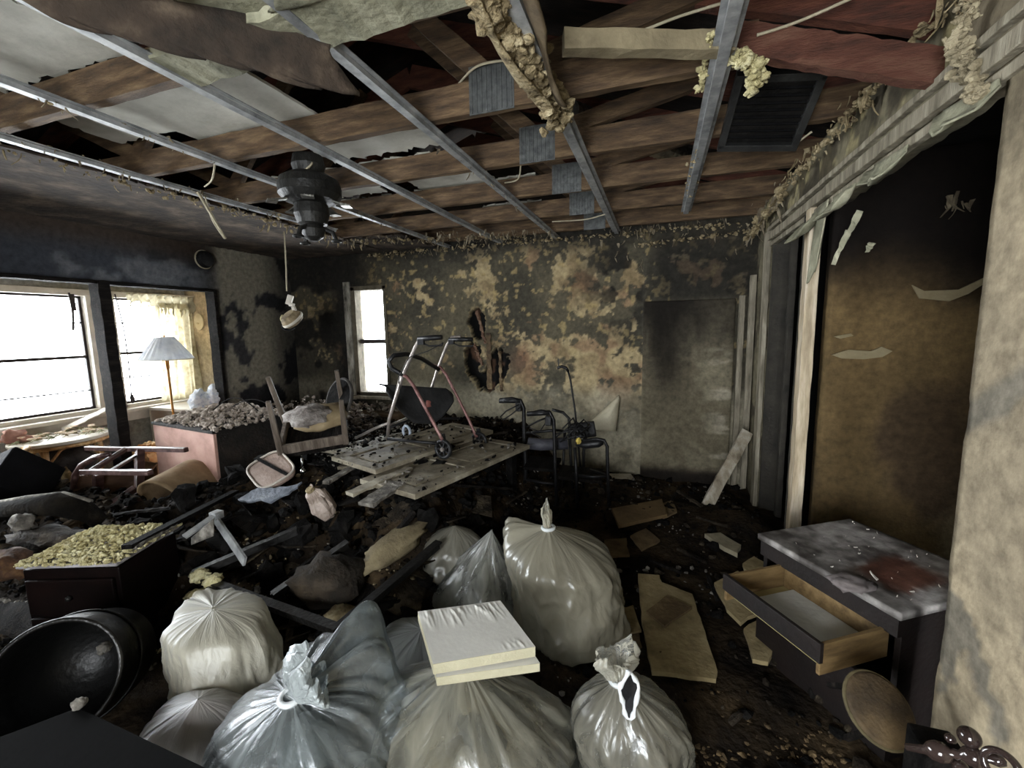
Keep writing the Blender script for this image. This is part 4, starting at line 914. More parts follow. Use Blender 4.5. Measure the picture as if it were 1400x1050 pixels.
# rolled tan mat
a = P(203, 672, Y=1.98); b = P(262, 640, Y=2.42); axn = (b-a).normalized(); Lr = (b-a).length
t = empty('rolled_mat', a, label='tan rolled floor mat with an open curled end beside the tipped chair', cat='mat')
side = axn.cross(Vector((0, 0, 1))).normalized(); upv = side.cross(axn)
rp = [(.17, -.115), (.08, -.095), (.0, -.075), (-.05, -.045), (-.07, .0), (-.055, .045), (-.01, .066), (.05, .06), (.13, .015), (.22, -.07), (.30, -.17), (.34, -.24)]
def roll(u, v):
    k = v*(len(rp)-1); i_ = min(len(rp)-2, int(k)); t_ = k-i_
    g_ = [rp[max(0, min(len(rp)-1, i_+d_))] for d_ in (-1, 0, 1, 2)]
    q_ = [.5*(2*g_[1][c_]+(g_[2][c_]-g_[0][c_])*t_+(2*g_[0][c_]-5*g_[1][c_]+4*g_[2][c_]-g_[3][c_])*t_*t_+(3*g_[1][c_]-g_[0][c_]-3*g_[2][c_]+g_[3][c_])*t_**3) for c_ in (0, 1)]
    return a+axn*(u*Lr)+side*q_[0]+upv*q_[1]
MB().sheet(roll, 16, 44).build('mat_sheet', mat('tan_felt', [(112, 94, 70), (146, 124, 94), (172, 150, 118)], scale=5, rough=.9, bump=.2), t, world=True, smooth=True, solid=.014)
# pale padded seat on the heap
q = P(374, 648, Y=2.2)
t = empty('padded_seat', q, rot=(R(24), R(14), R(-24)), label='dusty pinkish padded chair seat tilted below the upturned chair', cat='seat')
rr_ = [(.17*math.copysign(abs(math.cos(x))**.5, math.cos(x)), .12*math.copysign(abs(math.sin(x))**.5, math.sin(x))) for x in (2*math.pi*i/36 for i in range(36))]
MB().slab(rr_, 0, .05).build('pad', mat('dusty_pink_vinyl', [(110, 92, 82), (150, 130, 118), (176, 158, 146)], scale=6, rough=.7), t, bevel=.02)
MB().tube([(x*1.01, y*1.01, .05) for x, y in rr_], .008, 6, closed=True).build('piping', mat('pale_piping', [(170, 160, 150), (200, 192, 182)]), t, smooth=True)
MB().bar((-.18, -.02, .056), (.17, .05, .058), .02, .008).build('strap', M_char, t)
q = P(414, 640, Y=2.2)
t = empty('furniture_caster', q, label='small chrome caster stem under the upturned chair', cat='caster')
MB().tube([q+Vector((0, 0, .07)), q], .008, 8).build('stem', M_chrome, t, world=True, smooth=True); MB().blob(q+Vector((0, 0, -.02)), (.018, .018, .02), 1, 2, .05).build('ball', M_chrome, t, world=True, smooth=True)
q = P(366, 676, Y=2.0)
tag(MB().ragged([(-.17, -.05), (-.10, .06), (.06, .05), (.19, .09), (.15, -.02), (.07, -.09), (.0, -.05), (-.05, -.08)], Matrix.Translation(q) @ Euler((R(18), R(-4), R(14))).to_matrix().to_4x4(), .012, n=70, jag=.01, seed=5).build('melted_board', mat('blue_grey_char', [(70, 76, 86), (112, 118, 128), (140, 146, 154)], scale=9, rough=.6, bump=.5)), 'blue grey warped board with torn edges on the black heap', 'board')
q = P(440, 688, Y=2.0)
t = empty('crumpled_jug', q, rot=(R(25), R(-20), .3), label='crumpled dusty plastic jug standing on the black heap', cat='jug')
mb = MB().lathe([(.03, -.10), (.055, -.08), (.07, -.02), (.06, .05), (.04, .085), (.02, .10), (.022, .115)], 20)
for i, p in enumerate(mb.v): mb.v[i] = p*(1+.45*mnoise.noise(p*26))
mb.build('body', mat('dusty_plastic', [(120, 104, 92), (170, 154, 142), (204, 190, 180)], scale=9, rough=.5, bump=.4), t, smooth=False)
MB().lathe([(.024, .112), (.026, .118), (.026, .13), (.02, .134)], 14).build('cap', M_insul_d, t)

# ------------------------------------------------------------------ fallen bifold doors on a burnt table
M_door = mat('dirty_white_door', [(64, 57, 46), (138, 129, 110), (190, 183, 165)], scale=4, rough=.7, bump=.2)
dl = Vector((-.97+1.30, 3.24-2.06, 0)).normalized(); dw = Vector((-dl.y, dl.x, 0))
def leaf(name, A, L_, w_, z, label, pitch=0, roll=0):
    """a panelled door leaf lying flat: stiles, rails and sunk panels"""
    yaw = math.atan2(dl.y, dl.x)
    t = empty(name, (A.x, A.y, z), rot=(roll, pitch, yaw), label=label, cat='door', group=None)
    th = .032; st = .085
    MB().box((L_/2, w_/2, -.002), (L_-.02, w_-.02, .016)).build('panel', M_door, t)
    for y in (st/2, w_-st/2): MB().box((L_/2, y, 0), (L_, st, th)).build('stile', M_door, t, bevel=.003)
    for x in (st/2, L_*.47, L_-st/2): MB().box((x, w_/2, 0), (st, w_-2*st, th)).build('rail', M_door, t, bevel=.003)
    for x0, x1 in ((st, L_*.47-st/2), (L_*.47+st/2, L_-st)):
        MB().slab([(x0+.03, st+.03), (x1-.03, st+.03), (x1-.03, w_-st-.03), (x0+.03, w_-st-.03)], .0, .013).build('raised_field', M_door, t, bevel=.008)
    return t
A = Vector((-1.30, 2.08, 0))
leaf('door_leaf', A, 1.24, .50, .60, 'dirty white panelled door leaf lying flat, nearest the black rollator')
leaf('door_leaf', A+dw*.47+dl*.10, 1.28, .48, .635, 'dirty white panelled door leaf overlapping the first, under the rollator wheels', 0, R(2))
leaf('door_leaf', A+dw*.95+dl*.30, 1.15, .46, .62, 'sooty white panelled door leaf half buried behind the rollator', R(3), R(-3))
tp = A+dl*.72+dw*.5
t = empty('burnt_table', (tp.x, tp.y, 0), rz=math.atan2(dl.y, dl.x), label='burnt black table carrying the fallen door leaves', cat='table')
MB().box((.05, .1, .555), (1.05, 1.0, .04)).build('table_top', M_char, t, bevel=.005)
for x, y in ((-.40, -.33), (.5, -.33), (-.40, .5), (.5, .5)): MB().bar((x, y, 0), (x, y, .54), .06, .06, up=(1, 0, 0), seg=8, jit=.003).build('leg', M_char, t)
for k, (px, py, px1, py1, w_, lab) in enumerate(((478, 676, 560, 640, .07, 'pale broken strip of door moulding on the heap'), (500, 690, 545, 660, .10, 'grey torn board end poking out under the door leaves'), (470, 640, 520, 600, .09, 'ash covered board lying left of the door leaves'), (445, 660, 500, 628, .05, 'charred narrow board crossing the heap below the upturned chair'))):
    tag(MB().bar(P(px, py, Z=.60), P(px1, py1, Z=.62), w_, .02, seg=10, jit=.004).build('broken_board', M_door if k in (0, 2) else M_ash), lab, 'board')

gg3 = np.random.RandomState(33); pts = []; sz = []
while len(pts) < 900:
    u, v = gg3.rand()**.8*1.3, gg3.rand()*1.5-.02
    if gg3.rand() < .25+.75*(v > .75)+.5*(u < .25):
        p = A+dl*u+dw*v; s1 = .004+.022*gg3.rand()**3; pts.append((p.x, p.y, (.617 if v < .48 else .652 if v < .93 else .64)+s1*.3)); sz.append(s1)
for nm, lb, m_, k in (('door_rubble', 'black rubble strewn over the fallen door leaves', M_char, 0), ('door_ash', 'pale ash and plaster bits strewn over the fallen door leaves', M_ash, 1)):
    v, f = chunks(pts[k::2], sz[k::2], 34+k, .6, 1); tag(mesh_obj(nm, v, f.tolist(), m_), lb, 'rubble', kind='stuff')
# ------------------------------------------------------------------ rollators
M_redt = mat('dusty_red_tube', [(84, 54, 52), (130, 92, 88), (160, 128, 122)], scale=10, rough=.4, metal=.3)
M_silt = mat('dusty_silver_tube', [(130, 122, 116), (186, 178, 172)], scale=12, rough=.35, metal=.6)
def wheel(t, c, r, axis):
    w = MB().torus(c, r-.012, .014, axis, 28, 8).build('wheel', M_black, t, world=True, smooth=True)
    q = Vector(axis).to_track_quat('Z', 'Y'); mb = MB()
    for k in range(7):
        a = 2*math.pi*k/7; e = q @ Vector((math.cos(a), math.sin(a), 0)); mb.bar(Vector(c)+e*.012, Vector(c)+e*(r-.018), .012, .014, up=axis)
    mb.build('spokes', M_black, w, world=True); MB().tube([Vector(c)-Vector(axis)*.02, Vector(c)+Vector(axis)*.02], .014, 12).build('hub', M_silt, w, world=True)
t = empty('rollator', (-1.8, 2.95, .6), label='folding red and silver rollator walker standing on the fallen doors', cat='walker')
yA, yB = 2.66, 3.26
def tub(n_, pts, r, m_, yy): MB().tube([P(x, y, Y=yy) if len(q_) == 2 else P(x, y, Y=q_[2]) for q_ in pts for x, y in [q_[:2]]], r, 10).build(n_, m_, t, world=True, smooth=True)
tub('rear_leg', [(584, 462), (574, 463), (568, 474), (551, 513), (532, 573), (530, 597)], .0125, M_silt, yA)
tub('front_leg', [(549, 512), (556, 515), (566, 528), (600, 592), (606, 604)], .0125, M_redt, yA)
tub('rear_leg', [(630, 460), (618, 461), (611, 472), (598, 505), (588, 537), (578, 572)], .0125, M_silt, yB)
tub('front_leg', [(592, 499), (602, 502), (610, 512), (640, 572), (648, 590), (652, 598)], .0125, M_redt, yB)
tub('back_loop', [(552, 513), (536, 504), (531, 494), (538, 486), (556, 484, 2.8), (576, 490, 3.0), (592, 500, 3.2), (600, 505, 3.25)], .017, M_black, yA)
tub('side_bar', [(530, 600), (560, 603), (598, 606)], .011, M_black, yA); tub('cross_bar', [(531, 582), (545, 577, 2.9), (560, 570, 3.1), (578, 566, 3.24)], .011, M_silt, yA)
tub('cross_bar', [(534, 584), (558, 575, 2.9), (600, 572, 3.2), (628, 572, 3.24)], .010, M_black, yA)
tub('cross_brace', [(532, 578), (512, 586, 2.66), (486, 599, 2.66)], .010, M_silt, yA)
tub('link_rod', [(556, 492), (545, 520), (535, 560)], .004, M_silt, yA+.05)
for (x, y, yy) in ((606, 614, yA), (655, 603, yB)):
    c = P(x, y, Y=yy); wheel(t, c, .072 if yy == yA else .078, (.15, 1, 0)); MB().bar(c+Vector((0, .03, 0)), c+Vector((-.02, .03, .10)), .02, .03).build('fork', M_black, t, world=True)
c = P(556, 590, Y=3.2); MB().torus(c, .05, .012, (.4, 1, 0), 20, 6).build('rear_wheel', mat('pale_blue_plastic', [(150, 160, 176), (190, 198, 210)]), t, world=True, smooth=True)
for (x0, y0, x1, y1, yy) in ((572, 463, 604, 461, yA), (614, 464, 646, 464, yB)):
    a, b = P(x0, y0, Y=yy), P(x1, y1, Y=yy)
    MB().tube([a, a.lerp(b, .5), b], [.016, .019, .017], 10).build('grip', M_black, t, world=True, smooth=True)
    MB().tube([a+Vector((0, 0, -.015)), a.lerp(b, .45)+Vector((0, 0, -.055)), b+Vector((-.0, 0, -.055)), b+Vector((.005, 0, -.035))], .007, 6).build('brake_lever', M_black, t, world=True, smooth=True)
    MB().box(a+Vector((.02, 0, -.02)), (.05, .03, .045)).build('brake_clamp', M_black, t, world=True, bevel=.004)
tub('brake_cable', [(604, 470, yA), (585, 480), (560, 488), (545, 515), (548, 545)], .003, M_black, yA-.02)
# black sling seat / shell inside the rollator
sq = [P(517, 524, Y=2.85), P(575, 528, Y=2.95), P(612, 532, Y=3.2), P(607, 545, Y=3.2)]
def sling(u, v):
    top = P(517, 525, Y=2.75).lerp(P(610, 531, Y=3.22), u); k = 4*u*(1-u)*.8+.2*u
    return top+Vector((.06*v, .05*math.sin(v*3), -.30*v*min(1, .15+k)))
MB().sheet(sling, 18, 10).build('sling_bag', mat('black_nylon', [(18, 18, 19), (40, 40, 40)], scale=10, rough=.7), t, world=True, smooth=True, solid=.012)
q = P(583, 552, Y=3.1); tag(MB().blob(q, (.05, .05, .04), 4, 2, .35).build('crumpled_tin', mat('dull_red_tin', [(110, 56, 50), (150, 96, 88)], rough=.5), smooth=True), 'small dull red crumpled tin in the rollator sling', 'tin')
# black rollator
yC, yD = 3.52, 3.72
t = empty('rollator', (P(735, 640, Y=yC).x, yC, 0), label='black burnt rollator with looped brake handles beside the fallen doors', cat='walker')
M_blt = mat('burnt_black_tube', [(12, 12, 13), (34, 33, 34)], scale=10, rough=.4, metal=.2)
tub('side_frame', [(684, 547), (700, 545), (712, 548), (716, 558), (717, 600), (719, 640), (715, 700)], .017, M_blt, yC)
tub('side_frame', [(722, 566), (740, 562), (752, 564), (757, 574), (759, 640), (762, 708)], .015, M_blt, yC-.12)
tub('rear_frame', [(755, 560), (770, 564), (778, 572), (780, 620), (784, 690)], .013, M_blt, yD)
tub('cross_bar', [(718, 592), (740, 590), (760, 588), (780, 590, yD)], .012, M_blt, yC); tub('cross_bar', [(718, 585), (735, 576), (745, 572)], .008, M_blt, yC); tub('cross_bar', [(718, 655), (742, 660), (762, 662)], .012, M_blt, yC)
for x0, y0, x1, y1, yy in ((683, 548, 712, 548, yC), (721, 566, 752, 564, yC-.12)):
    a, b = P(x0, y0, Y=yy), P(x1, y1, Y=yy); MB().tube([a, b], .021, 10).build('grip', M_black, t, world=True, smooth=True)
a = [P(x, y, Y=yC-.02) for x, y in ((712, 556), (700, 566), (688, 574), (684, 570), (692, 562), (710, 553))]; MB().tube(a, .006, 6).build('brake_lever', M_blt, t, world=True, smooth=True)
a = [P(x, y, Y=yC-.14) for x, y in ((750, 572), (738, 590), (724, 585), (722, 590), (740, 598))]; MB().tube(a, .005, 6).build('brake_lever', M_blt, t, world=True, smooth=True)
for x, y, yy in ((709, 556, yC), (750, 575, yC-.13)): MB().box(P(x, y, Y=yy), (.05, .04, .08)).build('brake_housing', M_black, t, world=True, bevel=.006)
MB().tube([P(722, 606, Y=yC), P(740, 608, Y=yC+.02), P(776, 606, Y=yC+.08)], .052, 14).build('padded_backrest', mat('slate_vinyl', [(50, 50, 56), (84, 84, 92)], scale=7, rough=.6), t, world=True, smooth=True)
for x, y, yy in ((713, 696, yC), (762, 704, yC-.12)): wheel(t, P(x, y, Y=yy), .085, (.1, 1, 0))
MB().box(P(742, 634, Y=yC), (.28, .24, .03), (R(8), 0, 0)).build('seat', M_char, t, world=True, bevel=.008)
mb = MB(); gg = random.Random(5)
for k in range(9): mb.tube([P(765+gg.uniform(-6, 22), 596+gg.uniform(-14, 10), Y=yC-.1), P(790+gg.uniform(-10, 14), 578+gg.uniform(-8, 14), Y=yC), P(800+gg.uniform(-14, 8), 590+gg.uniform(-14, 14), Y=yC+.05)], .007, 6)
mb.build('bent_linkage', M_blt, t, world=True, smooth=True)
# commode chair frame with one padded arm
yE, yG = 3.42, 3.74
t = empty('commode_frame', (P(815, 660, Y=yE).x, yE, 0), label='black burnt commode chair frame with one padded arm by the back wall', cat='chair')
tub('front_leg', [(790, 604), (815, 600), (826, 602), (830, 610), (831, 650), (833, 703)], .014, M_blt, yE)
tub('rear_leg', [(800, 585), (798, 620), (797, 680)], .013, M_blt, yG); tub('rear_leg', [(772, 590), (770, 640), (770, 690)], .013, M_blt, yG); tub('front_leg', [(786, 612), (788, 650), (790, 712)], .013, M_blt, yE-.02)
tub('seat_rail', [(788, 650), (810, 652), (831, 651)], .013, M_blt, yE); tub('seat_rail', [(797, 640, yG), (815, 645, 3.6), (831, 650)], .012, M_blt, yE); tub('seat_rail', [(770, 640, yG), (780, 645, 3.6), (788, 652)], .012, M_blt, yE)
MB().tube([P(788, 606, Y=yE), P(800, 608, Y=yE), P(818, 606, Y=yE), P(824, 604, Y=yE)], [.024, .034, .034, .022], 10).build('arm_pad', M_black, t, world=True, smooth=True)
MB().box(P(794, 648, Y=3.56), (.36, .26, .03), (R(4), R(3), .1)).build('seat_board', M_charwood, t, world=True, bevel=.005)
MB().box(P(797, 588, Y=yG), (.22, .03, .14), (0, R(-10), 0)).build('back_panel', M_blt, t, world=True, bevel=.01)
q = P(791, 603, Y=yE-.05); tag(MB().blob(q, (.022, .022, .03), 3, 2, .3).build('yellow_knob', mat('yellow_plastic', [(176, 150, 60), (206, 184, 96)])), 'small yellow knob on the inner end of the padded arm', 'knob')
# cane
t = empty('walking_cane', P(784, 560, Y=3.9), label='thin black walking cane with a bent handle standing by the back wall', cat='cane')
tub('shaft', [(776, 505), (780, 520), (786, 560), (790, 600), (796, 668)], .009, M_blt, 3.9); tub('handle', [(762, 503), (768, 501), (774, 503), (777, 508)], .013, M_blt, 3.9)
MB().bar(P(764, 502, Y=3.9), P(763, 490, Y=3.9), .008, .008).build('strap', M_blt, t, world=True)
# peeled flap and boards by the back wall
def flap(u, v):
    a = P(800, 584, Y=YB-.09).lerp(P(846, 540, Y=YB-.05), u); b = P(842, 590, Y=YB-.10).lerp(P(848, 545, Y=YB-.06), u)
    p = a.lerp(b, v); return p+Vector((0, -.05*math.sin(v*3.1), 0))
tag(MB().sheet(flap, 12, 8).build('wallpaper_flap', mat('pale_wallpaper', [(164, 156, 132), (196, 188, 164)], scale=5), smooth=True, solid=.004), 'pointed flap of pale wallpaper curling off the back wall', 'wallpaper')
tag(MB().box(P(850, 660, Y=4.2), (.22, .16, .12), (.1, .05, .4)).build('plaster_block', mat('pale_plaster', [(140, 132, 114), (186, 178, 160)], scale=6)), 'pale square block on the floor in front of the back wall', 'block')
t = tag(MB().bar(P(966, 692, Y=3.75), P(1022, 590, Y=4.05), .09, .03, up=(0, 1, 0), seg=14, jit=.003).build('leaning_plank', mat('scraped_plank', [(96, 84, 66), (160, 150, 130), (204, 198, 186)], scale=5, stretch=(2, 2, 1)), bevel=.003), 'weathered pale plank leaning against the door frame', 'plank')
M_brick = mat('old_plaster_brick', [(74, 56, 44), (118, 90, 72), (140, 116, 94)], scale=9, bump=.7)
# laths showing in the burnt hole of the back wall
bw = bpy.data.objects['wall_back']
for k, (x0, y0, x1, y1) in enumerate(((652, 425, 664, 470), (668, 455, 670, 532), (683, 480, 686, 535), (648, 470, 660, 500))):
    MB().bar(P(x0, y0, Y=YB-.005), P(x1, y1, Y=YB-.005), .028 if k != 1 else .05, .02, up=(0, 1, 0), seg=16, jit=.009).build('lath', M_brick if k in (0, 3) else mat('scorched_lath', [(44, 34, 26), (100, 82, 60), (150, 130, 98)], scale=8), bw)

# ------------------------------------------------------------------ charred sticks and metal on the heap
def stick(name, a, b, w_, h_, m_, label, cat='timber', group=None, up=(0, 0, 1), jit=.004):
    o = MB().bar(a, b, w_, h_, up, seg=12, jit=jit).build(name, m_, bevel=0)
    return tag(o, label, cat, group)
stick('flat_slat', P(173, 748, Y=1.215), P(322, 672, Y=2.05), .045, .02, M_char, 'long flat black slat resting on the corner of the dark nightstand', jit=.001)
stick('ash_lath', P(184, 748, Y=1.24), P(240, 718, Y=1.5), .02, .012, M_ash, 'short pale lath along the underside of the black slat')
t = empty('bent_bracket', P(312, 735, Y=1.58), label='shiny bent steel bracket leaning on the black heap', cat='bracket')
MB().bar(P(294, 708, Y=1.62), P(335, 768, Y=1.5), .05, .012, (0, 1, 0), seg=8, jit=.001).build('leg', M_galv, t, world=True); MB().bar(P(298, 702, Y=1.62), P(252, 734, Y=1.45), .03, .012, (0, 1, 0), seg=8).build('leg', M_galv, t, world=True)
MB().box(P(296, 704, Y=1.62), (.05, .05, .04)).build('hinge_plate', M_galv, t, world=True, bevel=.003)
MB().sheet(lambda u, v: P(262+u*30, 735-u*26+v*(10+u*14), Y=1.5), 8, 5).build('torn_web', M_ash, t, world=True, smooth=True, solid=.006)
t = empty('metal_bed_frame', P(340, 800, Z=.12), label='black angle iron bed frame lying tilted in the rubble', cat='bed frame')
fz = .27
for i, (a, b) in enumerate((((262, 785), (462, 858)), ((262, 782), (405, 722)), ((455, 862), (600, 740)), ((300, 806), (330, 850)), ((372, 812), (475, 740)), ((405, 722), (560, 690)))):
    p0, p1 = P(*a, Z=fz+.02*(i % 3)), P(*b, Z=fz+.05+.1*(i in (1, 2, 4, 5)))
    MB().bar(p0, p1, .045, .008, seg=4).bar(p0+Vector((0, 0, -.02)), p1+Vector((0, 0, -.02)), .008, .045, seg=4).build('angle_rail', M_blackm, t, world=True)
gg = random.Random(21)
def gp(px, py, up=.03):
    """where the line of sight through a photograph pixel meets the heap"""
    z = .3
    for _ in range(8): p = P(px, py, Z=z); z = .5*z+.5*(zf(p.x, p.y)+up)
    return P(px, py, Z=z)
for x0, y0, x1, y1, w_, lab in ((372, 803, 452, 748, .03, 'charred stick pointing at the crumpled jug from inside the bed frame'), (505, 772, 566, 700, .035, 'charred stick just left of the dirty cream cloth strip'), (292, 776, 398, 726, .03, 'charred lath across the far rail of the bed frame'),
                              (146, 704, 236, 694, .025, 'thin charred stick in front of the tipped chair'), (640, 716, 585, 702, .03, 'short charred stick in the dark below the door leaves'), (902, 706, 932, 664, .025, 'thin reddish charred stick right of the flat brown board'),
                              (330, 855, 252, 772, .03, 'charred stick leading from the bed frame corner towards the white bags'), (610, 662, 700, 668, .03, 'charred stick under the near edge of the door leaves'), (420, 640, 520, 612, .04, 'charred batten between the upturned chair and the door leaves')):
    stick('charred_timber', gp(x0, y0), gp(x1, y1, .06), w_, w_*.6, M_charwood, lab, 'timber', 'charred timbers in the rubble')
mbs = [MB(), MB()]
for k in range(70):   # burnt sheet scraps and splinters, past counting
    x, y = gg.uniform(-2.6, -1.1), gg.uniform(1.5, 3.0); s_ = gg.uniform(.04, .15)
    M_ = Matrix.Translation((x, y, zf(x, y)+.02)) @ Euler((gg.uniform(-.5, .5), gg.uniform(-.5, .5), gg.uniform(0, 6))).to_matrix().to_4x4()
    mbs[k % 2].ragged([(-s_, -s_*.6), (s_*.8, -s_*.7), (s_, s_*.5), (-s_*.5, s_*.8)], M_, .008, n=30, jag=.012, seed=k)
    x, y = gg.uniform(-4.2, .5), gg.uniform(1.3, 3.9); a = gg.uniform(0, 3.14); l = gg.uniform(.08, .3)
    if x < -.9 or y > 2.4: mbs[k % 2].bar((x, y, zf(x, y)+.02), (x+l*math.cos(a), y+l*math.sin(a), zf(x, y)+.03+gg.uniform(0, .06)), gg.uniform(.01, .035), .015, seg=5, jit=.003)
tag(mbs[0].build('burnt_scraps', M_charwood), 'black burnt splinters and sheet scraps all over the rubble', 'scraps', kind='stuff'); tag(mbs[1].build('sooty_scraps', M_debris), 'brown sooty splinters and sheet scraps all over the rubble', 'scraps', kind='stuff')
def cloth(name, c, rad, rot, m_, label, seed, cat='cloth', amp=.35):
    return tag(MB().blob(c, rad, seed, 3, amp, 2.0, rot).build(name, m_, smooth=True), label, cat)
cloth('scorched_cushion', P(450, 790, Z=.30), (.17, .13, .10), (.3, .2, .5), mat('scorched_brown_foam', [(18, 15, 11), (40, 33, 24), (70, 59, 44)], scale=5, bump=.6), 'brown scorched foam lump among the bed frame rails', 3, 'foam', .42)
cloth('dirty_cloth', P(540, 745, Z=.36), (.09, .22, .05), (.3, .2, -.45), mat('dirty_cream_cloth', [(84, 74, 54), (130, 118, 90)], scale=7, bump=.4), 'dirty cream cloth strip at the foot of the door leaves', 4)
cloth('brown_paper_bag', P(470, 845, Z=.16), (.09, .07, .05), (.3, .1, .2), M_insul_d, 'crumpled tan paper in front of the bed frame', 6, 'paper')
for k, (px, py, r, lab) in enumerate(((272, 787, .05, 'yellow insulation tuft on the left corner of the bed frame'), (292, 792, .045, 'yellow insulation tuft just right of the corner tuft'), (268, 815, .055, 'yellow insulation lump on the floor below the bed frame corner'), (282, 840, .045, 'tan insulation lump left of the white bags'), (650//1, 0, 0, ''))):
    if r: cloth('insulation_tuft', P(px, py, Z=.29 if k < 2 else .20), (r, r*.9, r*.55), (0, 0, k), M_insul, lab, 30+k, 'insulation', .5)

# ------------------------------------------------------------------ far-left furniture
q = P(26, 660, Y=1.62)
t = empty('dark_box_set', (q.x-.30, 1.70, q.z-.06), rot=(R(-48), R(-20), R(14)), label='black boxy set tilted at the left edge under a white cloth', cat='box')
MB().box((0, 0, 0), (.36, .34, .30)).build('shell', mat('sooted_black_case', [(8, 8, 9), (18, 18, 20)], rough=.9, spec=.08), t, bevel=.012); MB().box((0, -.172, .0), (.36, .012, .26)).build('face_panel', mat('dark_grey_panel', [(14, 14, 16), (24, 24, 27)], rough=.8, spec=.1), t, bevel=.004)
q = P(10, 634, Y=1.84); cloth('white_cloth', q, (.12, .10, .045), (0, .25, .2), mat('dusty_white_cloth', [(150, 144, 138), (206, 200, 194)], scale=9, bump=.4), 'crumpled white cloth on the black box at the left edge', 9)
cl = [P(-30, 705, Y=1.4), P(30, 695, Y=1.42), P(80, 690, Y=1.45), P(118, 700, Y=1.5), P(140, 715, Y=1.55)]
t = empty('rolled_carpet', cl[1], label='charred roll of carpet with a pale top edge at the left edge', cat='carpet')
M_rollc = mat('charred_carpet', [(10, 9, 8), (20, 18, 15), (40, 35, 28)], scale=6, rough=.95, bump=.7, spec=.05)
mb = MB().tube(cl, [.055, .06, .06, .055, .035], 18)
for i, p in enumerate(mb.v): mb.v[i] = p+Vector((0, 0, .03*mnoise.noise(p*9)))
mb.build('roll', M_rollc, t, world=True, smooth=True)
MB().tube([p+Vector((0, .03, .056 if i < 3 else .05)) for i, p in enumerate(cl[:4])], .014, 8).build('selvage', M_ash, t, world=True, smooth=True)
cloth('charred_bundle', P(70, 735, Y=1.38), (.22, .08, .045), (.1, .1, .25), mat('grey_brown_char', [(24, 21, 18), (50, 44, 38), (90, 81, 70)], scale=7, bump=.8), 'grey brown charred bundle behind the insulation-covered nightstand', 14, 'bundle', .5)
cloth('torn_rag', P(32, 715, Y=1.35), (.06, .04, .06), (.2, .1, .4), M_ash, 'pale torn rag over the end of the charred carpet roll', 15, 'rag', .6)
cloth('rusty_scrap', P(18, 772, Y=1.15), (.11, .08, .05), (.3, .4, .3), mat('rusty_orange', [(36, 25, 17), (74, 50, 32), (130, 98, 60)], scale=8, bump=.6), 'rusty orange scrap left of the insulation-covered nightstand', 16, 'scrap', .5)
# dark nightstand with yellow insulation
nz = .50; cn = [P(30, 774, Z=nz), P(142, 775, Z=nz), P(216, 722, Z=nz), P(150, 718, Z=nz)]
A_, B_, C_ = cn[0], cn[1], cn[2]
dirx = (Vector((B_.x-A_.x, B_.y-A_.y, 0))).normalized(); yaw = math.atan2(dirx.y, dirx.x)
ctr = Vector((-2.64, 1.315, 0))
t = empty('dark_nightstand', ctr, rz=R(20), label='dark mahogany nightstand covered in yellow insulation', cat='nightstand')
M_mar = mat('maroon_veneer', [(9, 5, 5), (15, 8, 7), (24, 13, 11)], scale=5, rough=.5, bump=.1, spec=.15)
MB().box((0, 0, .24), (.44, .36, .46)).build('carcass', M_mar, t, bevel=.005); MB().box((0, 0, .492), (.46, .40, .016)).build('top', mat('ash_white_top', [(120, 116, 116), (190, 186, 190)], scale=7), t, bevel=.006)
for z in (.15, .34): d = MB().box((0, -.19, z), (.40, .02, .17)).build('drawer', M_mar, t, bevel=.006); MB().blob((0, -.21, z), (.016, .014, .016), 1, 1, .05).build('knob', M_blackm, d, smooth=True)
pile('insulation_pile', 'bright yellow insulation granules on the dark nightstand', (ctr.x, ctr.y, .50), R(20), .235, .205, .03, 1900, (.004, .014), 17, M_insul)
# big black barrel at the bottom left
q = P(74, 930, Y=.82)
t = empty('black_barrel', q, rot=(R(66), R(-6), R(40)), label='overturned black barrel with its dark mouth facing the camera', cat='barrel')
M_barrel = mat('sooty_black_drum', [(5, 5, 5), (12, 12, 11)], scale=5, rough=.4, bump=.2, spec=.35)
MB().lathe([(.0, -.33), (.175, -.33), (.19, -.31), (.205, -.1), (.205, 0), (.197, .015), (.19, .0), (.19, -.1), (.17, -.30), (.0, -.31)], 48, cap=False).build('shell', M_barrel, t, smooth=True)
MB().torus((0, 0, .005), .199, .009, n=56).build('rim', mat('highlight_rim', [(16, 15, 15), (50, 48, 44)], scale=9, rough=.3, metal=.3), t, smooth=True)  # paler tone paints the highlight along the rim
MB().torus((0, 0, -.14), .205, .006, n=56).build('hoop', M_barrel, t, smooth=True)
cloth('ash_lump', P(142, 886, Y=.92), (.022, .022, .02), (0, 0, 0), M_ash, 'pale ash lump on the right rim of the black barrel', 19, 'ash', .4)
mb = MB()
pts = [P(x, y, Y=1.13) for x, y in ((-10, 822), (25, 822), (60, 828), (90, 845), (118, 868), (138, 890))]
t = empty('charred_sheet', pts[2], label='arched charred sheet with a pale ashy edge behind the barrel', cat='sheet')
def arch(u, v):
    i = min(4, int(u*5)); p = pts[i].lerp(pts[i+1], u*5-i); return p+Vector((.03*v, -.10*v, -.04*v-.06*v*v+.008*math.sin(u*30)))
MB().sheet(arch, 40, 8).build('sheet', M_charwood, t, world=True, smooth=True, solid=.012)
gg2 = np.random.RandomState(6); v, f = chunks([tuple(arch(u, .02)+Vector((0, 0, .004))) for u in gg2.rand(70)*.98], .006+.012*gg2.rand(70), 6)
mesh_obj('ash_edge', v, f.tolist(), M_ash, t, world=True, kind='stuff')
bq = [P(108, 966, Z=.40), P(290, 1052, Z=.40)]
nb = (bq[1]-bq[0]).normalized(); pe = Vector((-nb.y, nb.x, 0))*-1
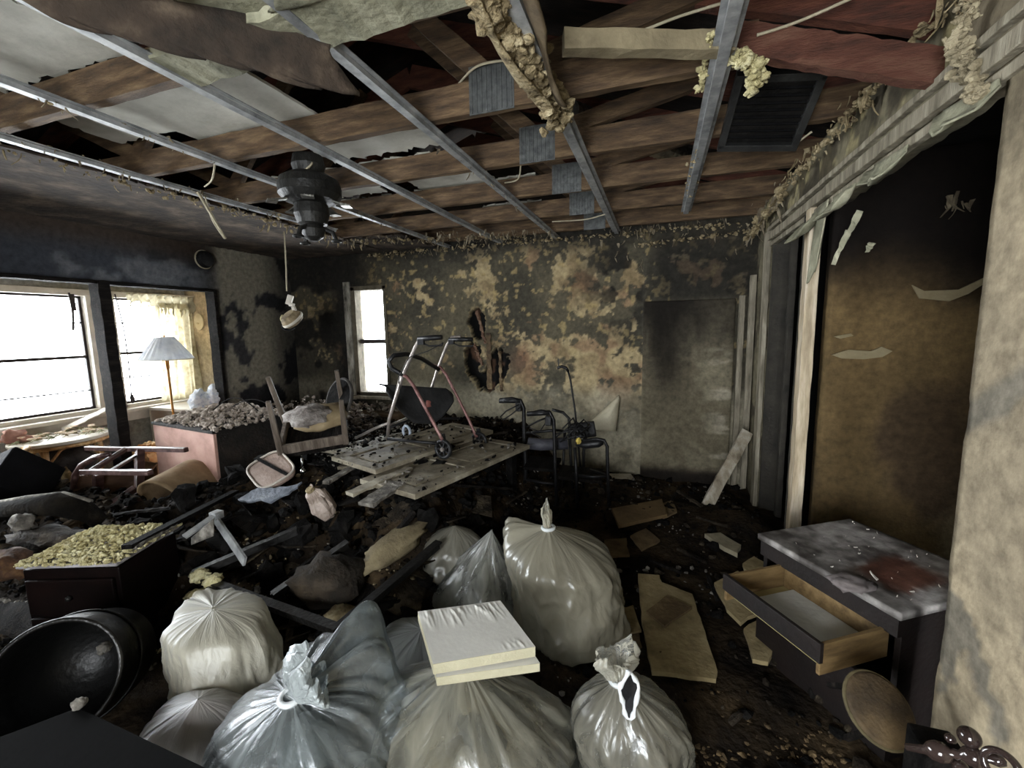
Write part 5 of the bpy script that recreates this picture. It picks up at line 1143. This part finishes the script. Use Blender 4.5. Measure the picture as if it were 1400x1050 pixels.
mb = MB(); vs = [bq[0], bq[1]+nb*.1, bq[1]+nb*.1+pe*.45, bq[0]+pe*.45-nb*.3]; mb.add(vs+[p-Vector((0, 0, .03)) for p in vs], [(0, 3, 2, 1), (4, 5, 6, 7), (0, 1, 5, 4), (1, 2, 6, 5), (2, 3, 7, 6), (3, 0, 4, 7)])
t = empty('charred_tabletop', (bq[0]+bq[1])/2-Vector((0, 0, .4)), label='charred black low table at the bottom left corner', cat='table')
mb.build('table_top', mat('black_char_top', [(4, 4, 4), (9, 9, 9)], scale=9, rough=.95, bump=.1, spec=.1), t, world=True, bevel=.006)
for p in vs: c = ((vs[0]+vs[2])/2-p)*.15; MB().bar((p.x+c.x, p.y+c.y, 0), (p.x+c.x, p.y+c.y, .38), .05, .05, up=(1, 0, 0)).build('leg', M_char, t, world=True)
cloth('ash_lump', P(108, 962, Z=.41), (.02, .018, .016), (0, 0, 0), M_ash, 'pale ash lump on the corner of the charred low table', 22, 'ash', .4)

# ------------------------------------------------------------------ right side: cabinet with drawer, rubble
t = empty('bedside_cabinet', (.835, 2.04, 0), rz=R(33), label='dark bedside cabinet with an ash-marbled top in the alcove opening', cat='cabinet')
ct = .60; csx, csy = .52, .57
M_marb = mat('ash_marbled_top', [(70, 65, 62), (126, 120, 115), (172, 168, 162)], scale=13, rough=.55, bump=.3)
M_dkv = mat('burnt_veneer', [(14, 10, 9), (30, 21, 18)], scale=6, rough=.6, bump=.2)
def top_fn(U, V):
    n1 = fbm(U*9, V*9, 4, 201); n2 = fbm(U*26, V*26, 3, 202)
    c = mixc((74, 69, 66), (172, 167, 162), sstep(.3, .7, n1*.6+n2*.4)); st = np.clip(np.maximum(np.abs((U-.26)*1+(V-.17)*.25)/.16, np.abs(V-.17)/.11), 0, 3)
    return (n2-.5)*.002, mixc(c, mixc((70, 40, 30), (110, 70, 54), n2), .92*sstep(1.05, .6, st+.5*(n1-.5)+.5*(n2-.5)))
paint_wall('top', (-csx/2-.01, -csy/2-.01, ct), (1, 0, 0), (0, 1, 0), cols((0, csx+.02, .012)), cols((0, csy+.02, .012)), top_fn, thick=.024, parent=t, kind=None, rough=.6, matname='ash_marbled_paint', bump=.3)
for n_, c, sz in (('side_panel', (csx/2-.01, 0, ct/2), (.02, csy, ct-.03)), ('front_panel', (0, -csy/2+.01, ct/2), (csx-.04, .02, ct-.03)), ('back_panel', (0, csy/2-.01, ct/2), (csx-.04, .02, ct-.03)), ('bottom_panel', (0, 0, .05), (csx-.04, csy-.04, .02))):
    MB().box(c, sz).build(n_, M_dkv, t, bevel=.002)
MB().box((-csx/2+.01, 0, ct-.06), (.02, csy, .07)).build('side_panel', M_dkv, t); MB().box((-csx/2+.01, 0, .16), (.02, csy, .26)).build('side_panel', M_dkv, t)
gg = random.Random(11)
pts = [(gg.uniform(-.24, .24), gg.uniform(-.26, .26), ct+.004) for k in range(34)]
m_ = scraps([(.835+x*math.cos(R(33))-y*math.sin(R(33)), 2.04+x*math.sin(R(33))+y*math.cos(R(33)), z) for x, y, z in pts], [.004+.02*gg.random()**4 for k in pts], 5, 1.2)
tag(m_.build('paint_flakes', mat('pale_flake', [(140, 132, 122), (206, 200, 190)])), 'pale paint flakes scattered over the cabinet top', 'flakes', kind='stuff')
cloth('dusty_cloth', (.68, 1.78, ct+.012), (.07, .05, .022), (0, 0, .4), mat('dusty_mauve', [(96, 88, 86), (130, 122, 120)]), 'small dusty mauve cloth on the near corner of the cabinet top', 25, 'cloth', .4)
# the drawer pulled out to the left: its four corners read off the photograph at its own height
dz0 = .40
a = P(1024, 786, Z=dz0+.11); b = P(1106, 770, Z=dz0+.11); c = P(1168, 858, Z=dz0+.11); d = P(1084, 880, Z=dz0+.11)
dctr = (a+b+c+d)/4; ex = ((b-a)+(c-d)).normalized(); L1 = ((b-a).length+(c-d).length)/2; L2 = ((d-a).length+(c-b).length)/2
dr = empty('drawer', (0, 0, 0)); dr.parent = t
ey = Vector((-ex.y, ex.x, 0)); 
M_pine = mat('yellowed_pine', [(84, 66, 40), (116, 94, 60), (138, 114, 78)], scale=5, rough=.7, stretch=(1, 5, 5), bump=.1)
inv = origin(t).inverted(); base = dctr-Vector((0, 0, .11)); 
dq = inv @ base; dr.location = dq; dr.rotation_euler = (R(0), R(0), math.atan2(ex.y, ex.x)-R(33))
wid, dep = max(L1, .30), max(L2, .38)
def db(n_, c, sz, m_): return MB().box(c, sz).build(n_, m_, dr, bevel=.002)
db('drawer_side', (0, -dep/2, .055), (wid, .014, .11), M_pine); db('drawer_side', (0, dep/2, .055), (wid, .014, .11), M_pine)
db('drawer_front', (-wid/2, 0, .08), (.016, dep+.02, .07), M_dkv); db('drawer_back', (wid/2, 0, .055), (.014, dep-.02, .11), M_pine); db('drawer_bottom', (.012, 0, .012), (wid-.04, dep-.02, .008), mat('yellow_hardboard', [(140, 128, 84), (166, 154, 108)], scale=4))
dq2 = base+ex*.07
t2 = tag(MB().box((0, 0, 0), (.24, .30, .006)).build('paper_sheet', mat('pale_paper', [(190, 192, 186), (214, 216, 210)], scale=4)), 'blank pale sheet lying in the pulled-out drawer', 'paper'); t2.location = dq2+Vector((0, 0, .024)); t2.rotation_euler = (0, 0, math.atan2(ex.y, ex.x))
# broken boards and tiles on the floor, each one traced at floor level and given its thickness
M_tile = mat('dirty_ceiling_tile', [(104, 90, 62), (146, 130, 94), (170, 154, 118)], scale=7, rough=.95, bump=.3)
M_tile2 = mat('grimy_ceiling_tile', [(74, 60, 42), (108, 90, 62), (136, 116, 84)], scale=7, rough=.95, bump=.4)
def shard(name, px, z, th, m_, label, seed, cat='board', jag=.006, rise=0):
    z += .022; pts = [P(x, y, Z=z) for x, y in px]; c = sum(pts, Vector())/len(pts)
    out = [(p.x-c.x, p.y-c.y) for p in pts]
    if sum(out[i][0]*out[(i+1) % len(out)][1]-out[(i+1) % len(out)][0]*out[i][1] for i in range(len(out))) < 0: out = out[::-1]
    return tag(MB().ragged(out, Matrix.Translation((c.x, c.y, z-th)) @ Euler((rise, 0, 0)).to_matrix().to_4x4(), th, n=40, jag=jag, seed=seed).build(name, m_), label, cat)
shard('floor_board', [(872, 784), (901, 786), (905, 796), (946, 812), (982, 918), (978, 928), (891, 917), (878, 850)], .06, .02, M_tile, 'long pale board lying on the dark floor right of the tall white bag', 1, jag=.003)
shard('stained_tile', [(884, 835), (912, 813), (946, 830), (908, 856)], .075, .012, M_tile2, 'brown diamond shaped tile on the long pale board', 2, 'tile', .003)
shard('ceiling_tile', [(976, 797), (1008, 780), (1030, 800), (1036, 838), (1012, 850), (995, 833)], .10, .02, M_tile, 'broken pale tile leaning left of the drawer', 3, 'tile')
shard('ceiling_tile', [(1016, 860), (1040, 842), (1058, 868), (1052, 905), (1030, 900)], .07, .02, M_tile, 'broken pale tile in front of the drawer', 4, 'tile')
shard('plaster_slab', [(964, 730), (985, 728), (1012, 745), (1008, 757), (990, 748)], .10, .03, mat('pale_slab', [(130, 122, 100), (170, 160, 136)]), 'narrow pale plaster slab on dark rubble before the doorway', 5, 'plaster')
shard('torn_board', [(1014, 770), (1030, 760), (1044, 768), (1066, 772), (1062, 786), (1030, 792)], .16, .02, M_tile, 'torn pale board behind the drawer at the foot of the stud', 6)
shard('wooden_board', [(836, 695), (905, 682), (912, 703), (846, 718)], .12, .025, mat('brown_board', [(84, 66, 42), (124, 102, 68)], scale=5), 'flat brown board on the floor before the commode frame', 7, jag=.003)
shard('floor_tile', [(862, 732), (884, 722), (902, 738), (878, 752)], .05, .015, M_tile2, 'small tan tile behind the long pale board', 8, 'tile')
shard('floor_tile', [(826, 738), (856, 735), (860, 758), (830, 762)], .05, .015, M_tile2, 'dull brown tile beside the top of the tall white bag', 9, 'tile')
shard('floor_tile', [(845, 830), (866, 828), (876, 862), (850, 866)], .04, .012, M_tile, 'tan tile between the tall white bag and the long pale board', 10, 'tile')
shard('floor_tile', [(858, 870), (874, 866), (878, 885), (862, 892)], .04, .012, M_tile2, 'small tan tile chip near the knotted bag', 11, 'tile')
shard('floor_tile', [(900, 690), (920, 684), (926, 700), (906, 708)], .08, .012, M_tile2, 'small brown tile right of the flat brown board', 12, 'tile')
mb_ = pile('insulation_mat', 'tan matted insulation trodden into the floor near the camera on the right', (.42, 1.66, .012), .2, .36, .32, .018, 1500, (.004, .016), 44, mat('tan_mat', [(46, 36, 22), (82, 66, 42), (112, 93, 64)], scale=9, bump=.8))
# half-burnt round seat leaning on the cabinet
q = P(1236, 985, Y=1.36)
t = empty('round_stool_seat', (q.x-.055, 1.38, q.z), rot=(R(38), R(22), R(0)), label='half-burnt round tan stool seat leaning against the dark cabinet', cat='seat')
t.scale = (.54, .54, .54)
MB().lathe([(.0, 0), (.15, 0), (.165, .01), (.165, .03), (.15, .04), (.0, .042)], 36, cap=False).build('pad', mat('tan_burnt_vinyl', [(20, 17, 13), (74, 60, 41), (108, 90, 62)], scale=3.2, rough=.8, bump=.3), t, smooth=True)
MB().torus((0, 0, .015), .168, .01, n=40).build('rim', mat('gold_rim', [(70, 62, 42), (104, 94, 66)]), t, smooth=True)
for k in range(3): a = k*2.1+.4; MB().bar((.1*math.cos(a), .1*math.sin(a), 0), (.14*math.cos(a), .14*math.sin(a), -.22), .025, .025).build('leg', M_charwood, t)
cloth('pale_rag', P(1172, 930, Z=.10), (.06, .04, .04), (0, 0, .5), M_ash, 'pale rag at the foot of the cabinet front', 40, 'rag', .4)
for k, (px, py) in enumerate(((1150, 880), (1195, 905))): pass
# polished knobs of a turned stand at the bottom right
gq = P(1312, 1032, Y=1.02)
t = empty('turned_stand', gq, rot=(R(-6), R(62), R(-34)), label='dark polished turned stand with round knobs at the bottom right corner', cat='stand')
M_gloss = mat('polished_dark_wood', [(34, 26, 24), (64, 52, 48)], scale=5, rough=.12, bump=.02, spec=.8)
t.scale = (.55, .55, .55)
MB().lathe([(.0, -.16), (.012, -.16), (.016, -.10), (.03, -.085), (.036, -.06), (.03, -.035), (.014, -.02), (.018, -.01), (.014, 0), (.03, .02), (.034, .04), (.028, .06), (.012, .075), (.02, .10), (.014, .12), (.0, .125)], 28, cap=False).build('shaft', M_gloss, t, smooth=True)
for c, r in (((-.055, .02, .05), .034), ((.05, .01, -.02), .026), ((-.02, .055, -.02), .018)): MB().blob(c, (r, r, r), 1, 3, .0).build('knob', M_gloss, t, smooth=True)
MB().torus((.0, -.03, .11), .045, .012, (.4, 1, .2), 28, 8).build('ring', M_gloss, t, smooth=True)
tag(MB().bar((gq.x, gq.y+.06, 0), (gq.x, gq.y+.06, gq.z-.035), .09, .08, up=(1, 0, 0)).build('charred_crate', M_char, bevel=.006), 'charred crate under the polished stand at the bottom right corner', 'crate')
# paper torn off the alcove wall
aw = bpy.data.objects['wall_alcove']
for k, px in enumerate((((1136, 485), (1158, 478), (1190, 480), (1204, 474), (1219, 480), (1205, 488), (1180, 491), (1150, 490)), ((1139, 460), (1162, 456), (1166, 459), (1148, 463)), ((1246, 390), (1262, 398), (1310, 396), (1344, 380), (1350, 384), (1322, 402), (1296, 412), (1256, 408)))):
    pts = [P(x, y, Y=2.985) for x, y in px]
    MB().slab([(p.x, p.z) for p in pts], 0, .012, Matrix.Translation((0, 2.985, 0)) @ Euler((R(90), 0, 0)).to_matrix().to_4x4()).build('torn_paper', mat('torn_paper_face', [(126, 114, 86), (150, 138, 108)], scale=6), aw)
for k, (x, y, x2, y2) in enumerate(((1160, 315, 1139, 362), (1176, 288, 1150, 338), (1192, 332, 1185, 345))):
    cpart(MB().bar(P(x, y, Y=2.6), P(x2, y2, Y=2.62), .03, .006, up=(0, 1, 0), seg=8, jit=.004, taper=.5), 'hanging_wallpaper', M_greenb)
hq = P(1298, 262, Y=2.9); fringe('hanging_scraps', (hq.x, hq.y, hq.z), (hq.x+.05, hq.y, hq.z-.03), 9, .07, 71, M_fr, (.03, .01, .03))

# ------------------------------------------------------------------ rubbish bags
def bag(label, base, Rx, Ry, H, neck, seed, col=(196, 198, 196), clear=.3, tuft=.12, contents=((150, 146, 138), (84, 80, 74)), npl=15, ncont=9, flop=None, rz=0, lump=.12, knot=.03, gath=.52, cw=.8, tent=None, fat=1.55, tw=1.0, pleat=1.0, gloss=.27):
    """knotted polythene bag: belly, gathered pleats up to the knot, crumpled tuft above; lumps of rubbish inside"""
    knot = knot if tuft else min(knot, .004)
    t = empty('rubbish_bag', base, rz=rz, label=label, cat='bag'); rr = random.Random(seed); nx_, nb_ = Vector(neck), 76; na = 168
    vs = []; fs = []; uv = []
    seq = [i/(nb_-1) for i in range(nb_)]; tu = [1+.1*k for k in range(1, 11)] if tuft else []
    pm = np.random.RandomState(seed)
    pk = [(pm.randint(3, 9), pm.rand()*6.28, 1.0), (pm.randint(9, 17), pm.rand()*6.28, .7), (pm.randint(18, 31), pm.rand()*6.28, .5)]
    fl = Vector(flop or (0, 0, 1)).normalized(); q = fl.to_track_quat('Z', 'Y')
    for s_ in seq+tu:
        for j in range(na+1):
            A = 2*math.pi*j/na; ca, sa = math.cos(A), math.sin(A)
            wv = 1.3*mnoise.noise(Vector((ca*1.2+seed, sa*1.2, s_*1.4)))
            pl = sum(a*(1-2*abs(math.sin(.5*n*(A+.35*wv)+p))) for n, p, a in pk)/1.6
            amp = .5+.9*abs(mnoise.noise(Vector((ca*2.1, sa*2.1+seed*2, 3.1))))
            n_ = mnoise.noise(Vector((ca*1.5+seed, sa*1.5, s_*2.3)))+.5*mnoise.noise(Vector((ca*3.4, sa*3.4+seed, s_*5)))
            fine = mnoise.noise(Vector((ca*9+wv, sa*9, s_*7+seed)))
            if s_ <= 1:
                if s_ < .12: pr = .66+.34*math.sin(s_/.12*math.pi/2)
                elif s_ < gath: pr = 1.0
                else: k = (s_-gath)/(1-gath); pr = 1-k**fat
                k2 = max(0, (s_-.42)/.58)
                pr = max(pr, knot/Rx)*(1+(.008+.12*k2**1.6)*pl*amp*(1-.3*k2)*pleat)
                cr = (1-2*abs(mnoise.noise(Vector((ca*3.1+1.5*wv, sa*3.1+seed, s_*3.3)))))**3+.6*(1-2*abs(mnoise.noise(Vector((ca*6+seed, sa*6+wv, s_*6.5)))))**3
                pr *= 1+lump*n_*(1-.7*k2)+.012*fine+.035*cr*(1-.5*k2)
                b = max(0, (s_-.3)/.7)**1.7; zz = H*(s_**1.06)+.015*n_*s_*(1-s_)
                if tent is not None:      # film pulled up into a ridge behind the knot
                    w_ = math.exp(-((math.atan2(math.sin(A-tent[0]), math.cos(A-tent[0])))/tent[2])**2)*math.exp(-((s_-.80)/.13)**2)
                    zz += tent[1]*w_*(1+.3*pl); pr *= 1+.25*w_
                vs.append(Vector((nx_.x*b+Rx*pr*ca, nx_.y*b+Ry*pr*sa, zz)))
            else:
                k = min(1, (s_-1)); lo = mnoise.noise(Vector((ca*.9+seed*3, sa*.9, 1.7)))+.4*mnoise.noise(Vector((ca*2.2+seed*3, sa*2.2, 4.7)))
                r = knot*(.9+tw*1.5*math.sin(min(1, k*1.15)*math.pi*.62)+.25*k)*(1+.28*pl*amp+.3*n_)*(1-.35*max(0, k-.75)*4*.5)
                h = tuft*k*(1+.75*lo*k)
                vs.append(Vector((nx_.x, nx_.y, H)) + fl*h + q @ Vector((r*ca*1.05, r*sa*.55, 0)) + q @ Vector((.012*k*math.sin(5*k+seed), .03*k*lo, 0)))
            uv.append((j/na, s_))
    rows = len(seq+tu); w_ = na+1
    for i in range(rows-1):
        for j in range(na): fs.append((i*w_+j, i*w_+j+1, (i+1)*w_+j+1, (i+1)*w_+j))
    fs.append(tuple(range(na))[::-1])
    bo = mesh_obj('bag_film', vs, fs, film('polythene_%d' % seed, col, clear, gloss), t, smooth=True, uv=uv)
    if tuft:
        bo.data.materials.append(film('polythene_tuft_%d' % seed, tuple(min(232, c+30) for c in col), .08)); mi = np.zeros(len(fs), np.int32); mi[(nb_-2)*na:-1] = 1; bo.data.polygons.foreach_set('material_index', mi)
    if tuft: MB().torus((nx_.x, nx_.y, H-.002), knot*.95, .009, (nx_.x*.6, nx_.y*.6, 1), 20, 6).build('knot', mat('polythene_knot', [(190, 194, 194), (216, 220, 220)], rough=.3), t, smooth=True)
    for k in range(ncont):
        s_ = rr.uniform(.05, .72); A = rr.uniform(0, 6.28); qq = rr.uniform(.15, .52)*cw/.8
        r = rr.uniform(.16, .32)*min(Rx, Ry)*1.5; pr = 1 if s_ < gath else 1-((s_-gath)/(1-gath))**1.5
        b = max(0, (s_-.3)/.7)**1.7
        c = (qq*Rx*pr*math.cos(A)+nx_.x*b, qq*Ry*pr*math.sin(A)+nx_.y*b, max(r*.7, s_*H*.86))
        r = min(r, .95*(1-qq)*min(Rx, Ry)*max(.25, pr))
        m_ = mat('rubbish_%d_%d' % (seed, k % 2), [tuple(int(v*.7) for v in contents[k % len(contents)]), contents[k % len(contents)]], scale=8, bump=.3)
        MB().blob(c, (r, r, r*.8), seed+k, 2, .3).build('contents', m_, t, smooth=True)
    return t
FL = lambda x, y: zf(x, y)-.004
bag('big clear rubbish bag bottom left with knot towards the camera and grey contents', (-1.02, 1.0, 0), .30, .29, .50, (.03, -.13, 0), 1, (150, 157, 156), .60, .08, ((84, 92, 90), (56, 60, 58), (110, 116, 112)), 17, 12, Vector((.35, .7, .5)), lump=.14, tent=(1.4, .19, .85), tw=1.7, gath=.58, fat=1.8)
bag('tall white rubbish bag standing behind the big clear bag', (-1.60, 1.14, 0), .19, .17, .44, (-.09, .02, 0), 2, (208, 203, 184), .08, .0, ((190, 184, 150),), 13, 5, gath=.80, fat=5, tent=(2.6, .10, .7), lump=.26, pleat=.3, gloss=.5)
bag('small white plastic bag flopped beside the charred low table', (-1.48, .90, 0), .20, .15, .34, (.05, .0, 0), 3, (206, 200, 194), .15, .0, ((150, 140, 136),), 11, 4, fat=2.6, lump=.24, pleat=.35, gloss=.4)
bag('milky plastic bag squeezed between the big clear bag and the canvas bag', (-.92, 1.42, 0), .20, .18, .30, (.0, .05, 0), 4, (186, 190, 188), .3, .0, ((120, 118, 112),), 11, 5, gath=.7, fat=4, lump=.24, pleat=.35)
bag('pleated rubbish bag in front carrying the two white canvases', (-.57, 1.16, 0), .37, .30, .47, (-.02, .02, 0), 5, (170, 167, 150), .5, .0, ((150, 134, 100), (84, 86, 82), (128, 118, 92)), 19, 14, lump=.18, gath=.45)
bag('translucent rubbish bag at the back left with an open peaked top', (-.88, 2.02, 0), .25, .23, .50, (.07, .0, 0), 6, (176, 176, 166), .5, .0, ((150, 148, 132), (110, 108, 98)), 13, 9, gath=.25, fat=1.25, lump=.2, knot=.012)
bag('crumpled translucent bag behind the peaked back left bag', (-1.12, 2.16, 0), .19, .18, .42, (.02, .0, 0), 7, (184, 180, 164), .3, .0, ((130, 124, 106),), 11, 5, gath=.6, fat=2.4, lump=.28, pleat=.4)
bag('tallest rubbish bag in the middle, bulging and twisted to a spike', (-.40, 2.03, 0), .275, .26, .565, (-.10, -.03, 0), 8, (172, 166, 146), .22, .10, ((160, 150, 124), (140, 132, 110)), 15, 9, Vector((-.12, 0, 1)), gath=.70, fat=2.0, tw=.25, lump=.15, tent=(2.9, .10, .35))
bag('knotted white rubbish bag bottom right with a torn dark hole', (-.05, 1.33, 0), .185, .175, .44, (-.045, -.04, 0), 9, (166, 162, 146), .42, .10, ((110, 104, 88), (70, 66, 58)), 12, 8, Vector((-.05, .05, 1)), gath=.60, fat=2.0, lump=.15)
# the torn hole of the knotted bag: bright torn lip round a black patch painting the dark inside
bq_ = [o for o in COL.objects if o.get('label', '').startswith('knotted white')][0]
hc = P(862, 950, Y=1.17); hp = []
for i in range(22):
    a = 2*math.pi*i/22; hp.append(hc+AX_R*(-.004+.024*math.cos(a)*(1+.3*math.sin(3*a)))+AX_U*(.062*math.sin(a)*(1+.12*math.cos(4*a)))+AX_F*.006*math.sin(2*a))
MB().add([hc-AX_F*.002]+hp, [(0, i+1, (i+1) % 22+1) for i in range(22)]).build('dark_hole_patch', M_black, bq_, world=True, solid=.004)
MB().tube(hp, [.005+.004*(i % 3 == 0) for i in range(22)], 6, closed=True).build('torn_lip', mat('white_polythene', [(206, 210, 212), (226, 228, 230)], rough=.3), bq_, world=True, smooth=True)
# wrapped canvases on the front bag
zc_ = .525
ca, cb, cc, cd = P(571, 836, Z=zc_), P(684, 821, Z=zc_), P(732, 884, Z=zc_), P(592, 908, Z=zc_)
def canvas(label, qd, th, wr, seed):
    o_ = sum(qd, Vector())/4; t = empty('white_canvas', o_-Vector((0, 0, th)), label=label, cat='canvas', group=None)
    def top(u, v):
        p = qd[3].lerp(qd[2], u).lerp(qd[0].lerp(qd[1], u), v)
        s_ = max(0, 1-abs(mnoise.noise(Vector((u*13+.8*v, v*1.6, seed*3.3))))*3.2)**2+.5*max(0, 1-abs(mnoise.noise(Vector((u*24-1.5*v, v*2.2, seed+9))))*3)**2; far = max(0, (v-.55)/.45)*(.4+.6*abs(math.sin(u*9+seed))); near = max(0, (.25-v)/.25)*max(0, u-.55)*2
        e = min(1, 12*min(u, 1-u, v, 1-v)); return p+Vector((0, 0, wr*s_*(far+near)*e))
    mb = MB().sheet(top, 90, 36); n = 91*37
    mb.build('wrapped_face', mat('white_shrink_wrap', [(206, 204, 196), (222, 220, 212)], scale=3, rough=.35, bump=.05, spec=.5), t, world=True, smooth=True)
    m2 = MB(); dn = Vector((0, 0, -th)); m2.add(list(qd)+[p+dn for p in qd], [(0, 1, 5, 4), (1, 2, 6, 5), (2, 3, 7, 6), (3, 0, 4, 7), (4, 5, 6, 7), (3, 2, 1, 0)])
    for i in range(4): m2.v[i] -= Vector((0, 0, .001))
    m2.build('edge_band', mat('cream_canvas_edge', [(160, 154, 128), (182, 176, 150)], scale=6, rough=.8), t, world=True, bevel=.001)
canvas('white shrink-wrapped canvas on top of the pair on the front bag', (ca, cb, cc, cd), .036, .007, 1)
sh = Vector((.02, -.003, -.042)); mid = (ca+cb+cc+cd)/4; rot_ = Matrix.Rotation(R(-3), 4, 'Z')
canvas('white canvas underneath, just showing below the top canvas', tuple(mid+(rot_ @ (p-mid))+sh for p in (ca, cb, cc, cd)), .03, .0, 2)
